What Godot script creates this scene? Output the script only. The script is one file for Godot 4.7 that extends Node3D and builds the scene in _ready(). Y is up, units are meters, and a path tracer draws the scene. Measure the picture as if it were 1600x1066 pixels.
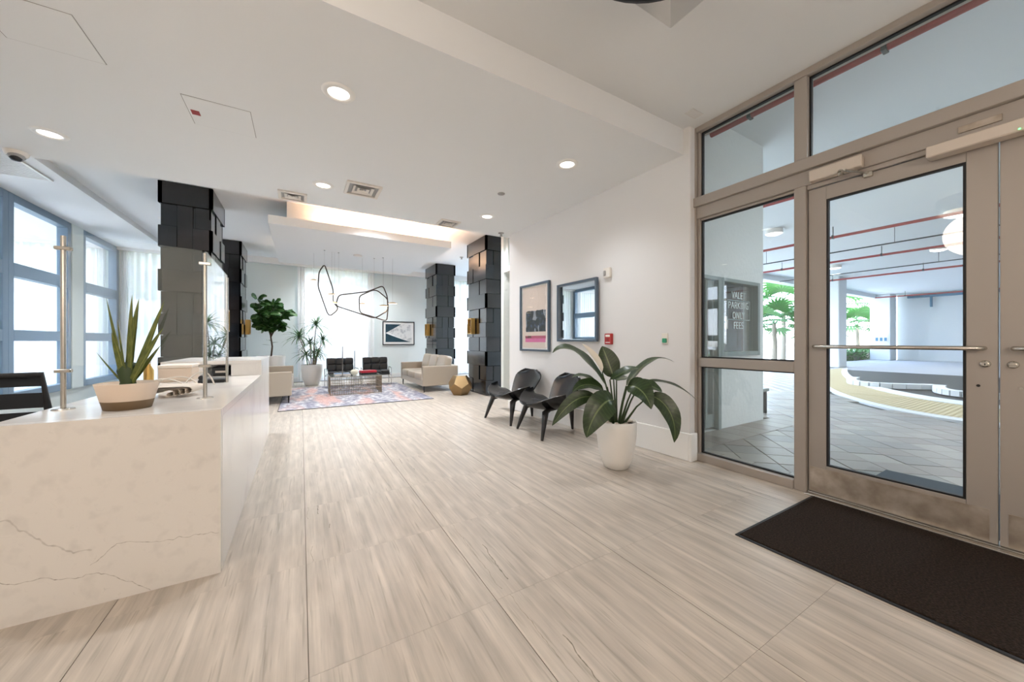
extends Node3D
# Lobby of an apartment building. x runs across, d = -z runs down the room towards the lounge, y is up, metres.
var M := {}
var used := {}
var rng := RandomNumberGenerator.new()

# ---------- small helpers ----------
func V(x: float, y: float, d: float) -> Vector3:
	return Vector3(x, y, -d)

func S() -> SurfaceTool:
	var st := SurfaceTool.new()
	st.begin(Mesh.PRIMITIVE_TRIANGLES)
	st.set_smooth_group(-1)
	st.set_uv(Vector2.ZERO)
	return st

func numbered(called: String) -> String:
	if not used.has(called):
		used[called] = 0
		return called
	used[called] += 1
	return "%s_%03d" % [called, used[called]]

func meta(o: Node, label: String, category: String, group := "", kind := "") -> void:
	if label: o.set_meta("label", label)
	if category: o.set_meta("category", category)
	if group: o.set_meta("group", group)
	if kind: o.set_meta("kind", kind)

func thing(called: String, label: String, category: String, at := Vector3.ZERO, turn := 0.0, group := "", kind := "") -> Node3D:
	var o := Node3D.new()
	o.name = numbered(called)
	add_child(o)
	o.position = at
	o.rotation.y = turn
	meta(o, label, category, group, kind)
	return o

func mi(called: String, mesh: Mesh, m: Material, parent: Node, at := Vector3.ZERO) -> MeshInstance3D:
	var o := MeshInstance3D.new()
	o.name = called
	o.mesh = mesh
	if m: o.material_override = m
	parent.add_child(o, true)
	o.position = at
	return o

# one named mesh; geometry given in the parent's own axes
func obj(called: String, st: SurfaceTool, m: Material, parent: Node) -> MeshInstance3D:
	st.generate_normals()
	return mi(called, st.commit(), m, parent)

# one named mesh; geometry given in the axes of the room, for an unturned parent
func wobj(called: String, st: SurfaceTool, m: Material, parent: Node3D) -> MeshInstance3D:
	st.generate_normals()
	var off := Vector3.ZERO
	var p: Node = parent
	while p != self and p is Node3D:
		off += (p as Node3D).position
		p = p.get_parent()
	return mi(called, st.commit(), m, parent, -off)

func one(called: String, st: SurfaceTool, m: Material, label: String, category: String, group := "", kind := "") -> MeshInstance3D:
	st.generate_normals()
	var o := mi(numbered(called), st.commit(), m, self)
	meta(o, label, category, group, kind)
	return o

func copy(o: Node3D, at: Vector3, turn: float, label := "") -> Node3D:
	var base := str(o.name)
	var c: Node3D = o.duplicate()
	c.name = numbered(base)
	add_child(c)
	c.position = at
	c.rotation.y = turn
	if label: c.set_meta("label", label)
	return c

func tri(st: SurfaceTool, a: Vector3, b: Vector3, c: Vector3) -> void:
	st.add_vertex(a); st.add_vertex(b); st.add_vertex(c)

func quad(st: SurfaceTool, a: Vector3, b: Vector3, c: Vector3, d: Vector3) -> void:
	tri(st, a, b, c); tri(st, a, c, d)

func uvquad(st: SurfaceTool, p: Array, uv: Array) -> void:
	for k in [0, 1, 2, 0, 2, 3]:
		st.set_uv(uv[k])
		st.add_vertex(p[k])

func tri_out(st: SurfaceTool, a: Vector3, b: Vector3, c: Vector3, mid: Vector3) -> void:
	if (b - a).cross(c - a).dot((a + b + c) / 3.0 - mid) > 0.0:
		tri(st, a, c, b)
	else:
		tri(st, a, b, c)

func quad_out(st: SurfaceTool, a: Vector3, b: Vector3, c: Vector3, d: Vector3, mid: Vector3) -> void:
	tri_out(st, a, b, c, mid); tri_out(st, a, c, d, mid)

# box from ranges of x, y, d, with chamfered edges when ch > 0
func bx(st: SurfaceTool, x0: float, x1: float, y0: float, y1: float, d0: float, d1: float, ch := 0.0) -> void:
	st.set_smooth_group(-1)
	var lo := Vector3(minf(x0, x1), minf(y0, y1), -maxf(d0, d1))
	var hi := Vector3(maxf(x0, x1), maxf(y0, y1), -minf(d0, d1))
	var mid := (lo + hi) * 0.5
	var pick := func(ax: int, sx: int, sy: int, sz: int) -> Vector3:
		var p := Vector3(hi.x if sx > 0 else lo.x, hi.y if sy > 0 else lo.y, hi.z if sz > 0 else lo.z)
		if ax != 0: p.x -= sx * ch
		if ax != 1: p.y -= sy * ch
		if ax != 2: p.z -= sz * ch
		return p
	for s in [-1, 1]:
		quad_out(st, pick.call(0, s, -1, -1), pick.call(0, s, 1, -1), pick.call(0, s, 1, 1), pick.call(0, s, -1, 1), mid)
		quad_out(st, pick.call(1, -1, s, -1), pick.call(1, 1, s, -1), pick.call(1, 1, s, 1), pick.call(1, -1, s, 1), mid)
		quad_out(st, pick.call(2, -1, -1, s), pick.call(2, 1, -1, s), pick.call(2, 1, 1, s), pick.call(2, -1, 1, s), mid)
	if ch <= 0.0: return
	for s in [-1, 1]:
		for t in [-1, 1]:
			quad_out(st, pick.call(0, s, t, -1), pick.call(0, s, t, 1), pick.call(1, s, t, 1), pick.call(1, s, t, -1), mid)
			quad_out(st, pick.call(0, s, -1, t), pick.call(0, s, 1, t), pick.call(2, s, 1, t), pick.call(2, s, -1, t), mid)
			quad_out(st, pick.call(1, -1, s, t), pick.call(1, 1, s, t), pick.call(2, 1, s, t), pick.call(2, -1, s, t), mid)
			for u in [-1, 1]:
				tri_out(st, pick.call(0, s, t, u), pick.call(1, s, t, u), pick.call(2, s, t, u), mid)

# round bar through points; r is a number or one radius for each point
func tube(st: SurfaceTool, pts: Array, r, sides := 10, closed := false) -> void:
	st.set_smooth_group(0)
	var n := pts.size()
	var rings := []
	var side := Vector3.ZERO
	for i in n:
		var t: Vector3
		if closed:
			t = (pts[(i + 1) % n] - pts[(i + n - 1) % n]).normalized()
		else:
			t = (pts[mini(i + 1, n - 1)] - pts[maxi(i - 1, 0)]).normalized()
		if side == Vector3.ZERO:
			side = t.cross(Vector3.UP if absf(t.y) < 0.9 else Vector3.RIGHT).normalized()
		side = (side - t * side.dot(t)).normalized()
		var up := side.cross(t)
		var rad: float = r[i] if r is Array else r
		var ring := []
		for k in sides:
			var a := TAU * k / sides
			ring.append(pts[i] + (side * cos(a) + up * sin(a)) * rad)
		rings.append(ring)
	for i in (n if closed else n - 1):
		var a: Array = rings[i]
		var b: Array = rings[(i + 1) % n]
		for k in sides:
			var k2 := (k + 1) % sides
			quad(st, a[k], a[k2], b[k2], b[k])
	if not closed:
		st.set_smooth_group(-1)
		for k in sides:
			tri(st, pts[0], rings[0][(k + 1) % sides], rings[0][k])
			tri(st, pts[n - 1], rings[n - 1][k], rings[n - 1][(k + 1) % sides])

# turned shape: profile of Vector2(radius, height) from bottom to top
func lathe(st: SurfaceTool, at: Vector3, profile: Array, segs := 32, smooth := true) -> void:
	st.set_smooth_group(0 if smooth else -1)
	for i in profile.size() - 1:
		var p: Vector2 = profile[i]
		var q: Vector2 = profile[i + 1]
		for k in segs:
			var a := TAU * k / segs
			var b := TAU * (k + 1) / segs
			var pa := at + Vector3(cos(a) * p.x, p.y, sin(a) * p.x)
			var pb := at + Vector3(cos(b) * p.x, p.y, sin(b) * p.x)
			var qa := at + Vector3(cos(a) * q.x, q.y, sin(a) * q.x)
			var qb := at + Vector3(cos(b) * q.x, q.y, sin(b) * q.x)
			if p.x < 1e-5:
				tri(st, pa, qb, qa)
			elif q.x < 1e-5:
				tri(st, pa, pb, qa)
			else:
				quad(st, pa, pb, qb, qa)

# a shell of some thickness over a grid of points g[row][column]
func shell(st: SurfaceTool, g: Array, th: float) -> void:
	st.set_smooth_group(0)
	var nr := g.size()
	var nc: int = g[0].size()
	var off := []
	for i in nr:
		var row := []
		for j in nc:
			var du: Vector3 = g[i][mini(j + 1, nc - 1)] - g[i][maxi(j - 1, 0)]
			var dv: Vector3 = g[mini(i + 1, nr - 1)][j] - g[maxi(i - 1, 0)][j]
			row.append(g[i][j] + du.cross(dv).normalized() * th)
		off.append(row)
	for i in nr - 1:
		for j in nc - 1:
			quad(st, g[i][j], g[i][j + 1], g[i + 1][j + 1], g[i + 1][j])
			quad(st, off[i][j], off[i + 1][j], off[i + 1][j + 1], off[i][j + 1])
	st.set_smooth_group(1)
	for i in nr - 1:
		for j in [0, nc - 1]:
			quad(st, g[i][j], g[i + 1][j], off[i + 1][j], off[i][j])
	for j in nc - 1:
		for i in [0, nr - 1]:
			quad(st, g[i][j], g[i][j + 1], off[i][j + 1], off[i][j])

func bez(p: Array, t: float) -> Vector3:
	var q := p.duplicate()
	while q.size() > 1:
		var r := []
		for i in q.size() - 1:
			r.append(q[i].lerp(q[i + 1], t))
		q = r
	return q[0]

# a leaf blade along a curve. shape 0: oval, 1: strap, 2: obovate
func blade(st: SurfaceTool, p: Array, width: float, facing: Vector3, fold := 0.25, shape := 0, n := 10, wave := 0.0) -> void:
	st.set_smooth_group(0)
	var rows := []
	for i in n + 1:
		var t := float(i) / n
		var c := bez(p, t)
		var tan_ := (bez(p, minf(t + 0.03, 1.0)) - bez(p, maxf(t - 0.03, 0.0))).normalized()
		var side := tan_.cross(facing).normalized()
		var nor := side.cross(tan_).normalized()
		var w: float
		if shape == 0:
			w = pow(sin(PI * pow(t, 0.72)), 0.75) if t > 0.0 and t < 1.0 else 0.0
		elif shape == 1:
			w = minf(1.0, 0.65 + t * 1.2) * pow(1.0 - pow(t, 3.0), 0.8)
		else:
			w = pow(maxf(sin(PI * pow(t, 1.35)), 0.0), 0.7)
		w = maxf(w, 0.03) * width * 0.5
		var row := []
		for j in 5:
			var u := (j - 2) / 2.0
			row.append([c + side * u * w + nor * (absf(u) * w * fold + wave * w * sin(t * 17.0 + u * 2.0) * absf(u)), Vector2(j / 4.0, t)])
		rows.append(row)
	for i in n:
		for j in 4:
			for k in [[i, j], [i, j + 1], [i + 1, j + 1], [i, j], [i + 1, j + 1], [i + 1, j]]:
				var v: Array = rows[k[0]][k[1]]
				st.set_uv(v[1])
				st.add_vertex(v[0])

# ---------- textures and materials ----------
func noise_bytes(sd: int, freq: float, w: int, h: int, stretch := 1, octaves := 3, kind := FastNoiseLite.TYPE_SIMPLEX_SMOOTH) -> PackedByteArray:
	var n := FastNoiseLite.new()
	n.seed = sd
	n.frequency = freq
	n.noise_type = kind
	n.fractal_octaves = octaves
	var im := n.get_seamless_image(w, maxi(h / stretch, 8))
	im.convert(Image.FORMAT_L8)
	if stretch > 1: im.resize(w, h, Image.INTERPOLATE_CUBIC)
	return im.get_data()

func tex(w: int, h: int, data: PackedByteArray) -> ImageTexture:
	return ImageTexture.create_from_image(Image.create_from_data(w, h, false, Image.FORMAT_RGB8, data))

func ramp_noise(sd: int, freq: float, size: int, cols: Array, stretch := 1, octaves := 4) -> ImageTexture:
	var a := noise_bytes(sd, freq, size, size, stretch, octaves)
	var lut := []
	for i in 256:
		var t := i / 255.0 * (cols.size() - 1)
		var k := mini(int(t), cols.size() - 2)
		lut.append((cols[k] as Color).lerp(cols[k + 1], t - k))
	var d := PackedByteArray()
	d.resize(size * size * 3)
	for i in size * size:
		var c: Color = lut[a[i]]
		d[i * 3] = int(c.r * 255.0)
		d[i * 3 + 1] = int(c.g * 255.0)
		d[i * 3 + 2] = int(c.b * 255.0)
	return tex(size, size, d)

func grey_noise(sd: int, freq: float, size: int, stretch := 1, octaves := 4) -> ImageTexture:
	return ImageTexture.create_from_image(Image.create_from_data(size, size, false, Image.FORMAT_L8, noise_bytes(sd, freq, size, size, stretch, octaves)))

func mat(key: String, c: Color, rough := 0.6, metal := 0.0, spec := 0.5) -> StandardMaterial3D:
	var m := StandardMaterial3D.new()
	m.resource_name = key
	m.albedo_color = c
	m.roughness = rough
	m.metallic = metal
	m.metallic_specular = spec
	m.cull_mode = BaseMaterial3D.CULL_DISABLED
	M[key] = m
	return m

func C(r: int, g: int, b: int) -> Color:
	return Color(r / 255.0, g / 255.0, b / 255.0)

func triplanar(m: StandardMaterial3D, scale: float, world := false) -> void:
	m.uv1_triplanar = true
	m.uv1_world_triplanar = world
	m.uv1_scale = Vector3.ONE * scale

func line(im: Image, p: Array, w: float, c: Color, strength: float, wob: float) -> void:
	# a mineral vein: pixel positions, width, colour, opacity
	var n := FastNoiseLite.new()
	n.frequency = 0.011
	n.fractal_octaves = 2
	for i in p.size() - 1:
		var a: Vector2 = p[i]
		var b: Vector2 = p[i + 1]
		var len := int(a.distance_to(b)) * 2 + 1
		for k in len:
			var q := a.lerp(b, float(k) / len)
			q += Vector2(n.get_noise_2d(q.x, q.y), n.get_noise_2d(q.y + 500.0, q.x)) * wob
			var ww := w * (0.6 + 0.9 * absf(n.get_noise_2d(q.x * 2.0, q.y * 2.0)))
			for yy in range(int(q.y - ww - 1), int(q.y + ww + 2)):
				for xx in range(int(q.x - ww - 1), int(q.x + ww + 2)):
					if xx < 0 or yy < 0 or xx >= im.get_width() or yy >= im.get_height(): continue
					var f := clampf(1.0 - Vector2(xx, yy).distance_to(q) / (ww + 0.5), 0.0, 1.0) * strength * 0.35
					if f > 0.0: im.set_pixel(xx, yy, im.get_pixel(xx, yy).lerp(c, f))

func make_limestone() -> ImageTexture:
	var n := 1024
	var a := noise_bytes(11, 0.014, n, n, 64, 3)
	var b := noise_bytes(12, 0.05, n, n, 48, 2)
	var c := noise_bytes(13, 0.17, n, n, 32, 2)
	var e := noise_bytes(14, 0.012, n, n, 6, 5)
	var f := noise_bytes(15, 0.045, n, n, 20, 3)
	var d := PackedByteArray()
	d.resize(n * n * 3)
	for i in n * n:
		var t := 0.40 * (a[i] - 128) + 0.18 * (b[i] - 128) + 0.10 * (c[i] - 128) + 0.42 * (e[i] - 128)
		var v := clampf(t / 128.0, -0.6, 0.6)
		var fl := maxf(0.0, (f[i] - 165) / 90.0) * (e[i] / 160.0) * 0.34
		var k := 1.0 + v * 0.17 - fl * 0.5
		d[i * 3] = clampi(int(187.0 * k), 0, 255)
		d[i * 3 + 1] = clampi(int(177.5 * (k - 0.01 * fl)), 0, 255)
		d[i * 3 + 2] = clampi(int(166.5 * (k - 0.05 * fl)), 0, 255)
	var im := Image.create_from_data(n, n, false, Image.FORMAT_RGB8, d)
	# dark mineral veins, all in the first third so that only some slabs show one
	var dark := C(92, 86, 70)
	line(im, [Vector2(120, 300), Vector2(128, 420), Vector2(126, 520), Vector2(150, 640), Vector2(158, 760)], 3.2, dark, 0.75, 10.0)
	line(im, [Vector2(250, 40), Vector2(262, 180), Vector2(275, 330)], 2.4, dark, 0.6, 8.0)
	line(im, [Vector2(60, 640), Vector2(66, 700)], 2.6, dark, 0.6, 3.0)
	line(im, [Vector2(300, 860), Vector2(304, 905)], 2.2, dark, 0.6, 3.0)
	line(im, [Vector2(200, 0), Vector2(206, 300), Vector2(214, 700)], 1.4, C(132, 122, 104), 0.6, 8.0)
	return ImageTexture.create_from_image(im)

func marble_image(n: int, sd: int) -> Image:
	var a := noise_bytes(sd, 0.006, n, n, 1, 4)
	var b := noise_bytes(sd + 1, 0.014, n, n, 1, 5)
	var d := PackedByteArray()
	d.resize(n * n * 3)
	for i in n * n:
		var r: float = maxf(0.0, 1.0 - absf(a[i] - 120) / 2.2) * maxf(0.0, (b[i] - 120) / 135.0)
		var k: float = 1.0 - r * 0.10 - maxf(0.0, (a[i] - 150) / 105.0) * 0.05
		d[i * 3] = int(228.0 * k)
		d[i * 3 + 1] = int(224.0 * k)
		d[i * 3 + 2] = int(219.0 * k)
	return Image.create_from_data(n, n, false, Image.FORMAT_RGB8, d)

func make_rug() -> ImageTexture:
	var w := 512
	var a := noise_bytes(31, 0.012, w, w, 4, 4)
	var b := noise_bytes(32, 0.05, w, w, 2, 4)
	var e := noise_bytes(33, 0.2, w, w, 1, 2)
	var d := PackedByteArray()
	d.resize(w * w * 3)
	for i in w * w:
		var c := C(138, 138, 150).lerp(C(196, 196, 200), clampf((b[i] - 80) / 110.0, 0.0, 1.0))
		c = c.lerp(C(198, 156, 146), clampf((a[i] - 132) / 70.0, 0.0, 1.0) * 0.75)
		c = c.lerp(C(104, 104, 124), clampf((104 - a[i]) / 80.0, 0.0, 1.0) * 0.7)
		var k := 0.82 + e[i] / 255.0 * 0.36
		d[i * 3] = clampi(int(c.r * k * 255.0), 0, 255)
		d[i * 3 + 1] = clampi(int(c.g * k * 255.0), 0, 255)
		d[i * 3 + 2] = clampi(int(c.b * k * 255.0), 0, 255)
	return tex(w, w, d)

func leaf_tex(deep: Color, pale: Color, rib: Color, veins: float) -> ImageTexture:
	var w := 64
	var h := 256
	var nz := noise_bytes(51, 0.03, w, h, 1, 3)
	var im := Image.create(w, h, false, Image.FORMAT_RGB8)
	for y in h:
		for x in w:
			var u := absf(x / 63.0 - 0.5) * 2.0
			var s := 0.5 + 0.5 * sin((y / 256.0 * 26.0 - u * 3.0) * TAU * 0.5)
			var c := deep.lerp(pale, (nz[y * w + x] / 255.0) * 0.55 + pow(s, 6.0) * veins)
			if u < 0.06: c = c.lerp(rib, 0.8)
			im.set_pixel(x, y, c)
	return ImageTexture.create_from_image(im)

func make_materials() -> void:
	var m: StandardMaterial3D
	m = mat("limestone", Color.WHITE, 0.34, 0.0, 0.36)
	m.albedo_texture = make_limestone()
	mat("grout", C(104, 96, 86), 0.9)
	mat("paint", C(222, 221, 220), 0.75)
	mat("ceiling_paint", C(230, 232, 233), 0.85)
	mat("wall_cool", C(222, 230, 229), 0.75)
	mat("white_gloss", C(236, 235, 232), 0.35)
	mat("reveal", C(150, 148, 146), 0.8)
	m = mat("marble", Color.WHITE, 0.16)
	m.albedo_texture = ImageTexture.create_from_image(marble_image(512, 21))
	triplanar(m, 0.55)
	# end panel of the desk with its own veins; u runs with x over 0.78 m, v runs down over 0.845 m
	var im := marble_image(1024, 24)
	var f := func(p: Array) -> Array:
		var r := []
		for q in p: r.append(Vector2((q[0] + 1.137) / 0.78 * 1024.0, (0.845 - q[1]) / 0.845 * 1024.0))
		return r
	var vein := C(140, 132, 124)
	line(im, f.call([[-0.822, 0.185], [-0.733, 0.257], [-0.586, 0.234], [-0.362, 0.214]]), 2.2, vein, 0.36, 14.0)
	line(im, f.call([[-1.12, 0.21], [-1.078, 0.199], [-1.035, 0.169], [-0.984, 0.18], [-0.851, 0.137], [-0.792, 0.146], [-0.697, 0.069], [-0.625, 0.008]]), 2.2, vein, 0.36, 14.0)
	line(im, f.call([[-1.1, 0.46], [-1.064, 0.449], [-0.968, 0.336], [-0.875, 0.255], [-0.826, 0.252]]), 5.0, C(196, 190, 184), 0.25, 18.0)
	m = mat("marble_end", Color.WHITE, 0.16)
	m.albedo_texture = ImageTexture.create_from_image(im)
	# aluminium of the storefront
	m = mat("taupe_metal", C(164, 156, 148), 0.42, 0.12)
	m = mat("kick_metal", Color.WHITE, 0.40, 0.55)
	m.albedo_texture = ramp_noise(42, 0.012, 512, [C(150, 136, 122), C(178, 166, 152), C(206, 198, 188)], 1, 5)
	triplanar(m, 0.9)
	mat("steel", C(196, 192, 184), 0.25, 0.9)
	mat("dark_gasket", C(16, 16, 18), 0.6)
	mat("chrome", C(215, 215, 215), 0.12, 1.0)
	mat("closer_paint", C(205, 194, 182), 0.45, 0.2)
	mat("blue_grey_metal", C(120, 140, 158), 0.4, 0.2)
	m = mat("pane", Color(0.9, 1.0, 0.98, 0.03), 0.0)
	m.transparency = BaseMaterial3D.TRANSPARENCY_ALPHA
	m = mat("sheer", C(250, 250, 250), 0.9)
	m.albedo_color.a = 0.94
	m.transparency = BaseMaterial3D.TRANSPARENCY_ALPHA
	m.backlight_enabled = true
	m.backlight = Color(0.5, 0.5, 0.5)
	# column cladding of dark patinated metal sheets, three tones
	for k in 3:
		m = mat("patina_%d" % k, Color.WHITE, [0.26, 0.20, 0.24][k], 0.2)
		m.albedo_texture = ramp_noise(60 + k, 0.014, 256, [[C(10, 10, 12), C(22, 21, 23), C(44, 42, 43)], [C(8, 11, 15), C(20, 25, 31), C(42, 48, 54)], [C(13, 10, 11), C(26, 22, 22), C(40, 36, 38)]][k], 1, 5)
		m.clearcoat_enabled = true
		m.clearcoat = 0.5
		m.clearcoat_roughness = 0.14
		triplanar(m, 0.7)
	mat("brass", C(196, 162, 96), 0.28, 0.9)
	mat("brass_dark", C(120, 96, 52), 0.35, 0.9)
	mat("gold_facet", C(150, 124, 88), 0.32, 0.75)
	mat("black_shell", C(24, 25, 27), 0.22)
	mat("black_wood", C(26, 21, 20), 0.32)
	mat("black_leather", C(26, 28, 32), 0.38)
	mat("black_plastic", C(22, 24, 28), 0.5)
	m = mat("mesh_fabric", C(30, 34, 40), 0.8)
	mat("greige_leather", C(170, 159, 144), 0.38)
	mat("frame_black", C(30, 36, 44), 0.3, 0.3)
	mat("frame_slate", C(88, 102, 116), 0.3, 0.35)
	mat("mirror", C(222, 222, 220), 0.02, 1.0)
	mat("pot_white", C(232, 229, 224), 0.30)
	mat("pot_tan", C(214, 196, 178), 0.6)
	mat("pot_olive", C(112, 92, 66), 0.6)
	mat("pebble", C(214, 202, 188), 0.6)
	mat("soil", C(44, 32, 24), 0.95)
	m = mat("leaf_lily", Color.WHITE, 0.34)
	m.albedo_texture = leaf_tex(C(34, 50, 28), C(66, 88, 46), C(120, 134, 88), 0.35)
	m = mat("leaf_fig", Color.WHITE, 0.38)
	m.albedo_texture = leaf_tex(C(24, 60, 28), C(84, 136, 54), C(150, 180, 110), 0.4)
	m.backlight_enabled = true
	m.backlight = Color(0.30, 0.42, 0.12)
	m = mat("leaf_dracaena", Color.WHITE, 0.45)
	m.albedo_texture = leaf_tex(C(56, 96, 58), C(132, 166, 112), C(190, 205, 160), 0.1)
	m = mat("leaf_bromeliad", Color.WHITE, 0.42)
	m.albedo_texture = leaf_tex(C(78, 92, 42), C(146, 148, 74), C(160, 158, 92), 0.1)
	m = mat("leaf_palm", Color.WHITE, 0.5)
	m.albedo_texture = leaf_tex(C(52, 110, 58), C(120, 168, 90), C(170, 200, 120), 0.1)
	m.backlight_enabled = true
	m.backlight = Color(0.35, 0.5, 0.2)
	mat("spathe", C(238, 233, 222), 0.5)
	mat("stem_green", C(52, 70, 38), 0.45)
	mat("bark", C(92, 78, 64), 0.85)
	mat("bark_pale", C(150, 138, 122), 0.9)
	mat("paper", C(226, 214, 200), 0.7)
	mat("cable", C(210, 200, 188), 0.5)
	mat("red_plastic", C(176, 44, 44), 0.4)
	mat("red_paint", C(150, 48, 50), 0.5)
	mat("green_plastic", C(20, 140, 96), 0.4)
	mat("white_plastic", C(226, 220, 212), 0.45)
	mat("sensor_grey", C(160, 158, 156), 0.5)
	mat("amber_glass", C(150, 96, 78), 0.3)
	mat("book_red", C(176, 30, 52), 0.45)
	mat("book_black", C(24, 24, 26), 0.5)
	mat("blue_book", C(70, 96, 130), 0.35)
	mat("ceramic", C(206, 202, 186), 0.4)
	mat("table_metal", C(150, 138, 122), 0.3, 0.85)
	mat("dark_bronze", C(74, 66, 58), 0.35, 0.7)
	mat("candle_grey", C(96, 92, 88), 0.5)
	m = mat("table_glass", Color(0.75, 0.85, 0.85, 0.12), 0.02)
	m.transparency = BaseMaterial3D.TRANSPARENCY_ALPHA
	m = mat("rug", Color.WHITE, 0.95)
	m.albedo_texture = make_rug()
	m = mat("door_mat", Color.WHITE, 0.95, 0.0, 0.25)
	m.albedo_texture = ramp_noise(71, 0.09, 512, [C(26, 21, 18), C(44, 36, 31), C(66, 55, 47)], 1, 3)
	m.heightmap_enabled = true
	m.heightmap_texture = grey_noise(72, 0.12, 512, 1, 3)
	m.heightmap_scale = 0.5
	triplanar(m, 1.6)
	m = mat("stucco", C(222, 226, 222), 0.85)
	m.heightmap_enabled = true
	m.heightmap_texture = grey_noise(73, 0.03, 512, 1, 5)
	m.heightmap_scale = 0.5
	triplanar(m, 0.8)
	mat("concrete_white", C(220, 224, 226), 0.85)
	for k in 4:
		m = mat("paver_%d" % k, [C(130, 123, 114), C(114, 110, 104), C(140, 133, 124), C(122, 112, 103)][k], 0.36)
		m.roughness_texture = null
	m = mat("tactile", C(186, 172, 138), 0.8)
	mat("cobble", C(120, 122, 132), 0.7)
	mat("curb", C(208, 212, 214), 0.75)
	mat("asphalt", C(176, 176, 180), 0.9)
	m = mat("grass", Color.WHITE, 0.95)
	m.albedo_texture = ramp_noise(81, 0.06, 256, [C(96, 124, 66), C(138, 164, 92), C(170, 190, 120)])
	triplanar(m, 0.4, true)
	mat("ground_pale", C(204, 202, 198), 0.9)
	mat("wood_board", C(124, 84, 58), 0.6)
	mat("frame_green_grey", C(146, 156, 152), 0.45, 0.2)
	mat("letter", C(232, 240, 236), 0.6)
	mat("blue_pipe", C(70, 120, 150), 0.5)
	mat("ext_mat", C(36, 52, 66), 0.8)
	mat("sand", C(216, 214, 208), 0.8)
	for a in [["lens_warm", Color(1.0, 0.96, 0.90), 3.0], ["lens_disc", Color(1.0, 0.94, 0.86), 1.6], ["lens_cove", Color(1.0, 0.80, 0.64), 2.0], ["lens_garage", Color(1, 1, 1), 2.5], ["led_green", Color(0.1, 1.0, 0.5), 2.0]]:
		m = mat(a[0], C(240, 240, 238), 0.5)
		m.emission_enabled = true
		m.emission = a[1]
		m.emission_energy_multiplier = a[2]

# ---------- the place ----------
func _ready() -> void:
	rng.seed = 7
	# camera, sky, sun, exposure
	var cam := Camera3D.new()
	cam.name = "camera"
	add_child(cam)
	cam.position = Vector3(0, 1.2, 0)
	cam.rotation.y = -atan(330.0 / 560.0)
	cam.fov = rad_to_deg(2.0 * atan(533.0 / 560.0))
	cam.near = 0.05
	cam.far = 400.0
	cam.current = true
	var sky_mat := ProceduralSkyMaterial.new()
	sky_mat.sky_top_color = Color(0.64, 0.76, 0.92)
	sky_mat.sky_horizon_color = Color(0.90, 0.94, 0.98)
	sky_mat.ground_bottom_color = Color(0.5, 0.5, 0.5)
	sky_mat.ground_horizon_color = Color(0.85, 0.87, 0.88)
	sky_mat.sky_curve = 0.25
	var sky := Sky.new()
	sky.sky_material = sky_mat
	var env := Environment.new()
	env.background_mode = Environment.BG_SKY
	env.sky = sky
	env.background_energy_multiplier = 9.5
	env.tonemap_mode = Environment.TONE_MAPPER_LINEAR
	env.tonemap_exposure = 1.26
	env.sdfgi_enabled = true
	env.ssao_enabled = true
	env.ssil_enabled = true
	var we := WorldEnvironment.new()
	we.name = "world"
	we.environment = env
	add_child(we)
	var sun := DirectionalLight3D.new()
	sun.name = "sun"
	add_child(sun)
	sun.light_color = Color(1.0, 0.96, 0.90)
	sun.light_energy = 5.0
	sun.light_angular_distance = 0.6
	sun.shadow_enabled = true
	sun.sky_mode = DirectionalLight3D.SKY_MODE_LIGHT_ONLY
	sun.look_at_from_position(Vector3(2, 40, 26), Vector3.ZERO)
	make_materials()
	room()
	storefront()
	outside()
	columns()
	ceiling_things()
	wall_things()
	desk_area()
	lounge()
	plants()

func lamp(parent: Node3D, at: Vector3, energy: float, c: Color, angle := 78.0, size := 0.07) -> void:
	var l := SpotLight3D.new()
	l.name = "light"
	parent.add_child(l, true)
	l.position = at
	l.rotation.x = -PI / 2
	l.light_color = c
	l.light_energy = energy
	l.light_size = size
	l.spot_angle = angle
	l.spot_angle_attenuation = 1.0
	l.spot_range = 30.0
	l.spot_attenuation = 2.0
	l.shadow_enabled = true

func area(parent: Node3D, at: Vector3, rot: Vector3, size: Vector2, energy: float, c: Color) -> void:
	var l := AreaLight3D.new()
	l.name = "light"
	parent.add_child(l, true)
	l.position = at
	l.rotation = rot
	l.area_size = size
	l.light_energy = energy
	l.light_color = c
	l.area_range = 30.0
	l.area_attenuation = 2.0
	l.shadow_enabled = true

func solid(called: String, label: String, m: String, boxes: Array) -> MeshInstance3D:
	var st := S()
	for b in boxes: bx(st, b[0], b[1], b[2], b[3], b[4], b[5], b[6] if b.size() > 6 else 0.0)
	return one(called, st, M[m], label, "", "", "structure")

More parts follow.
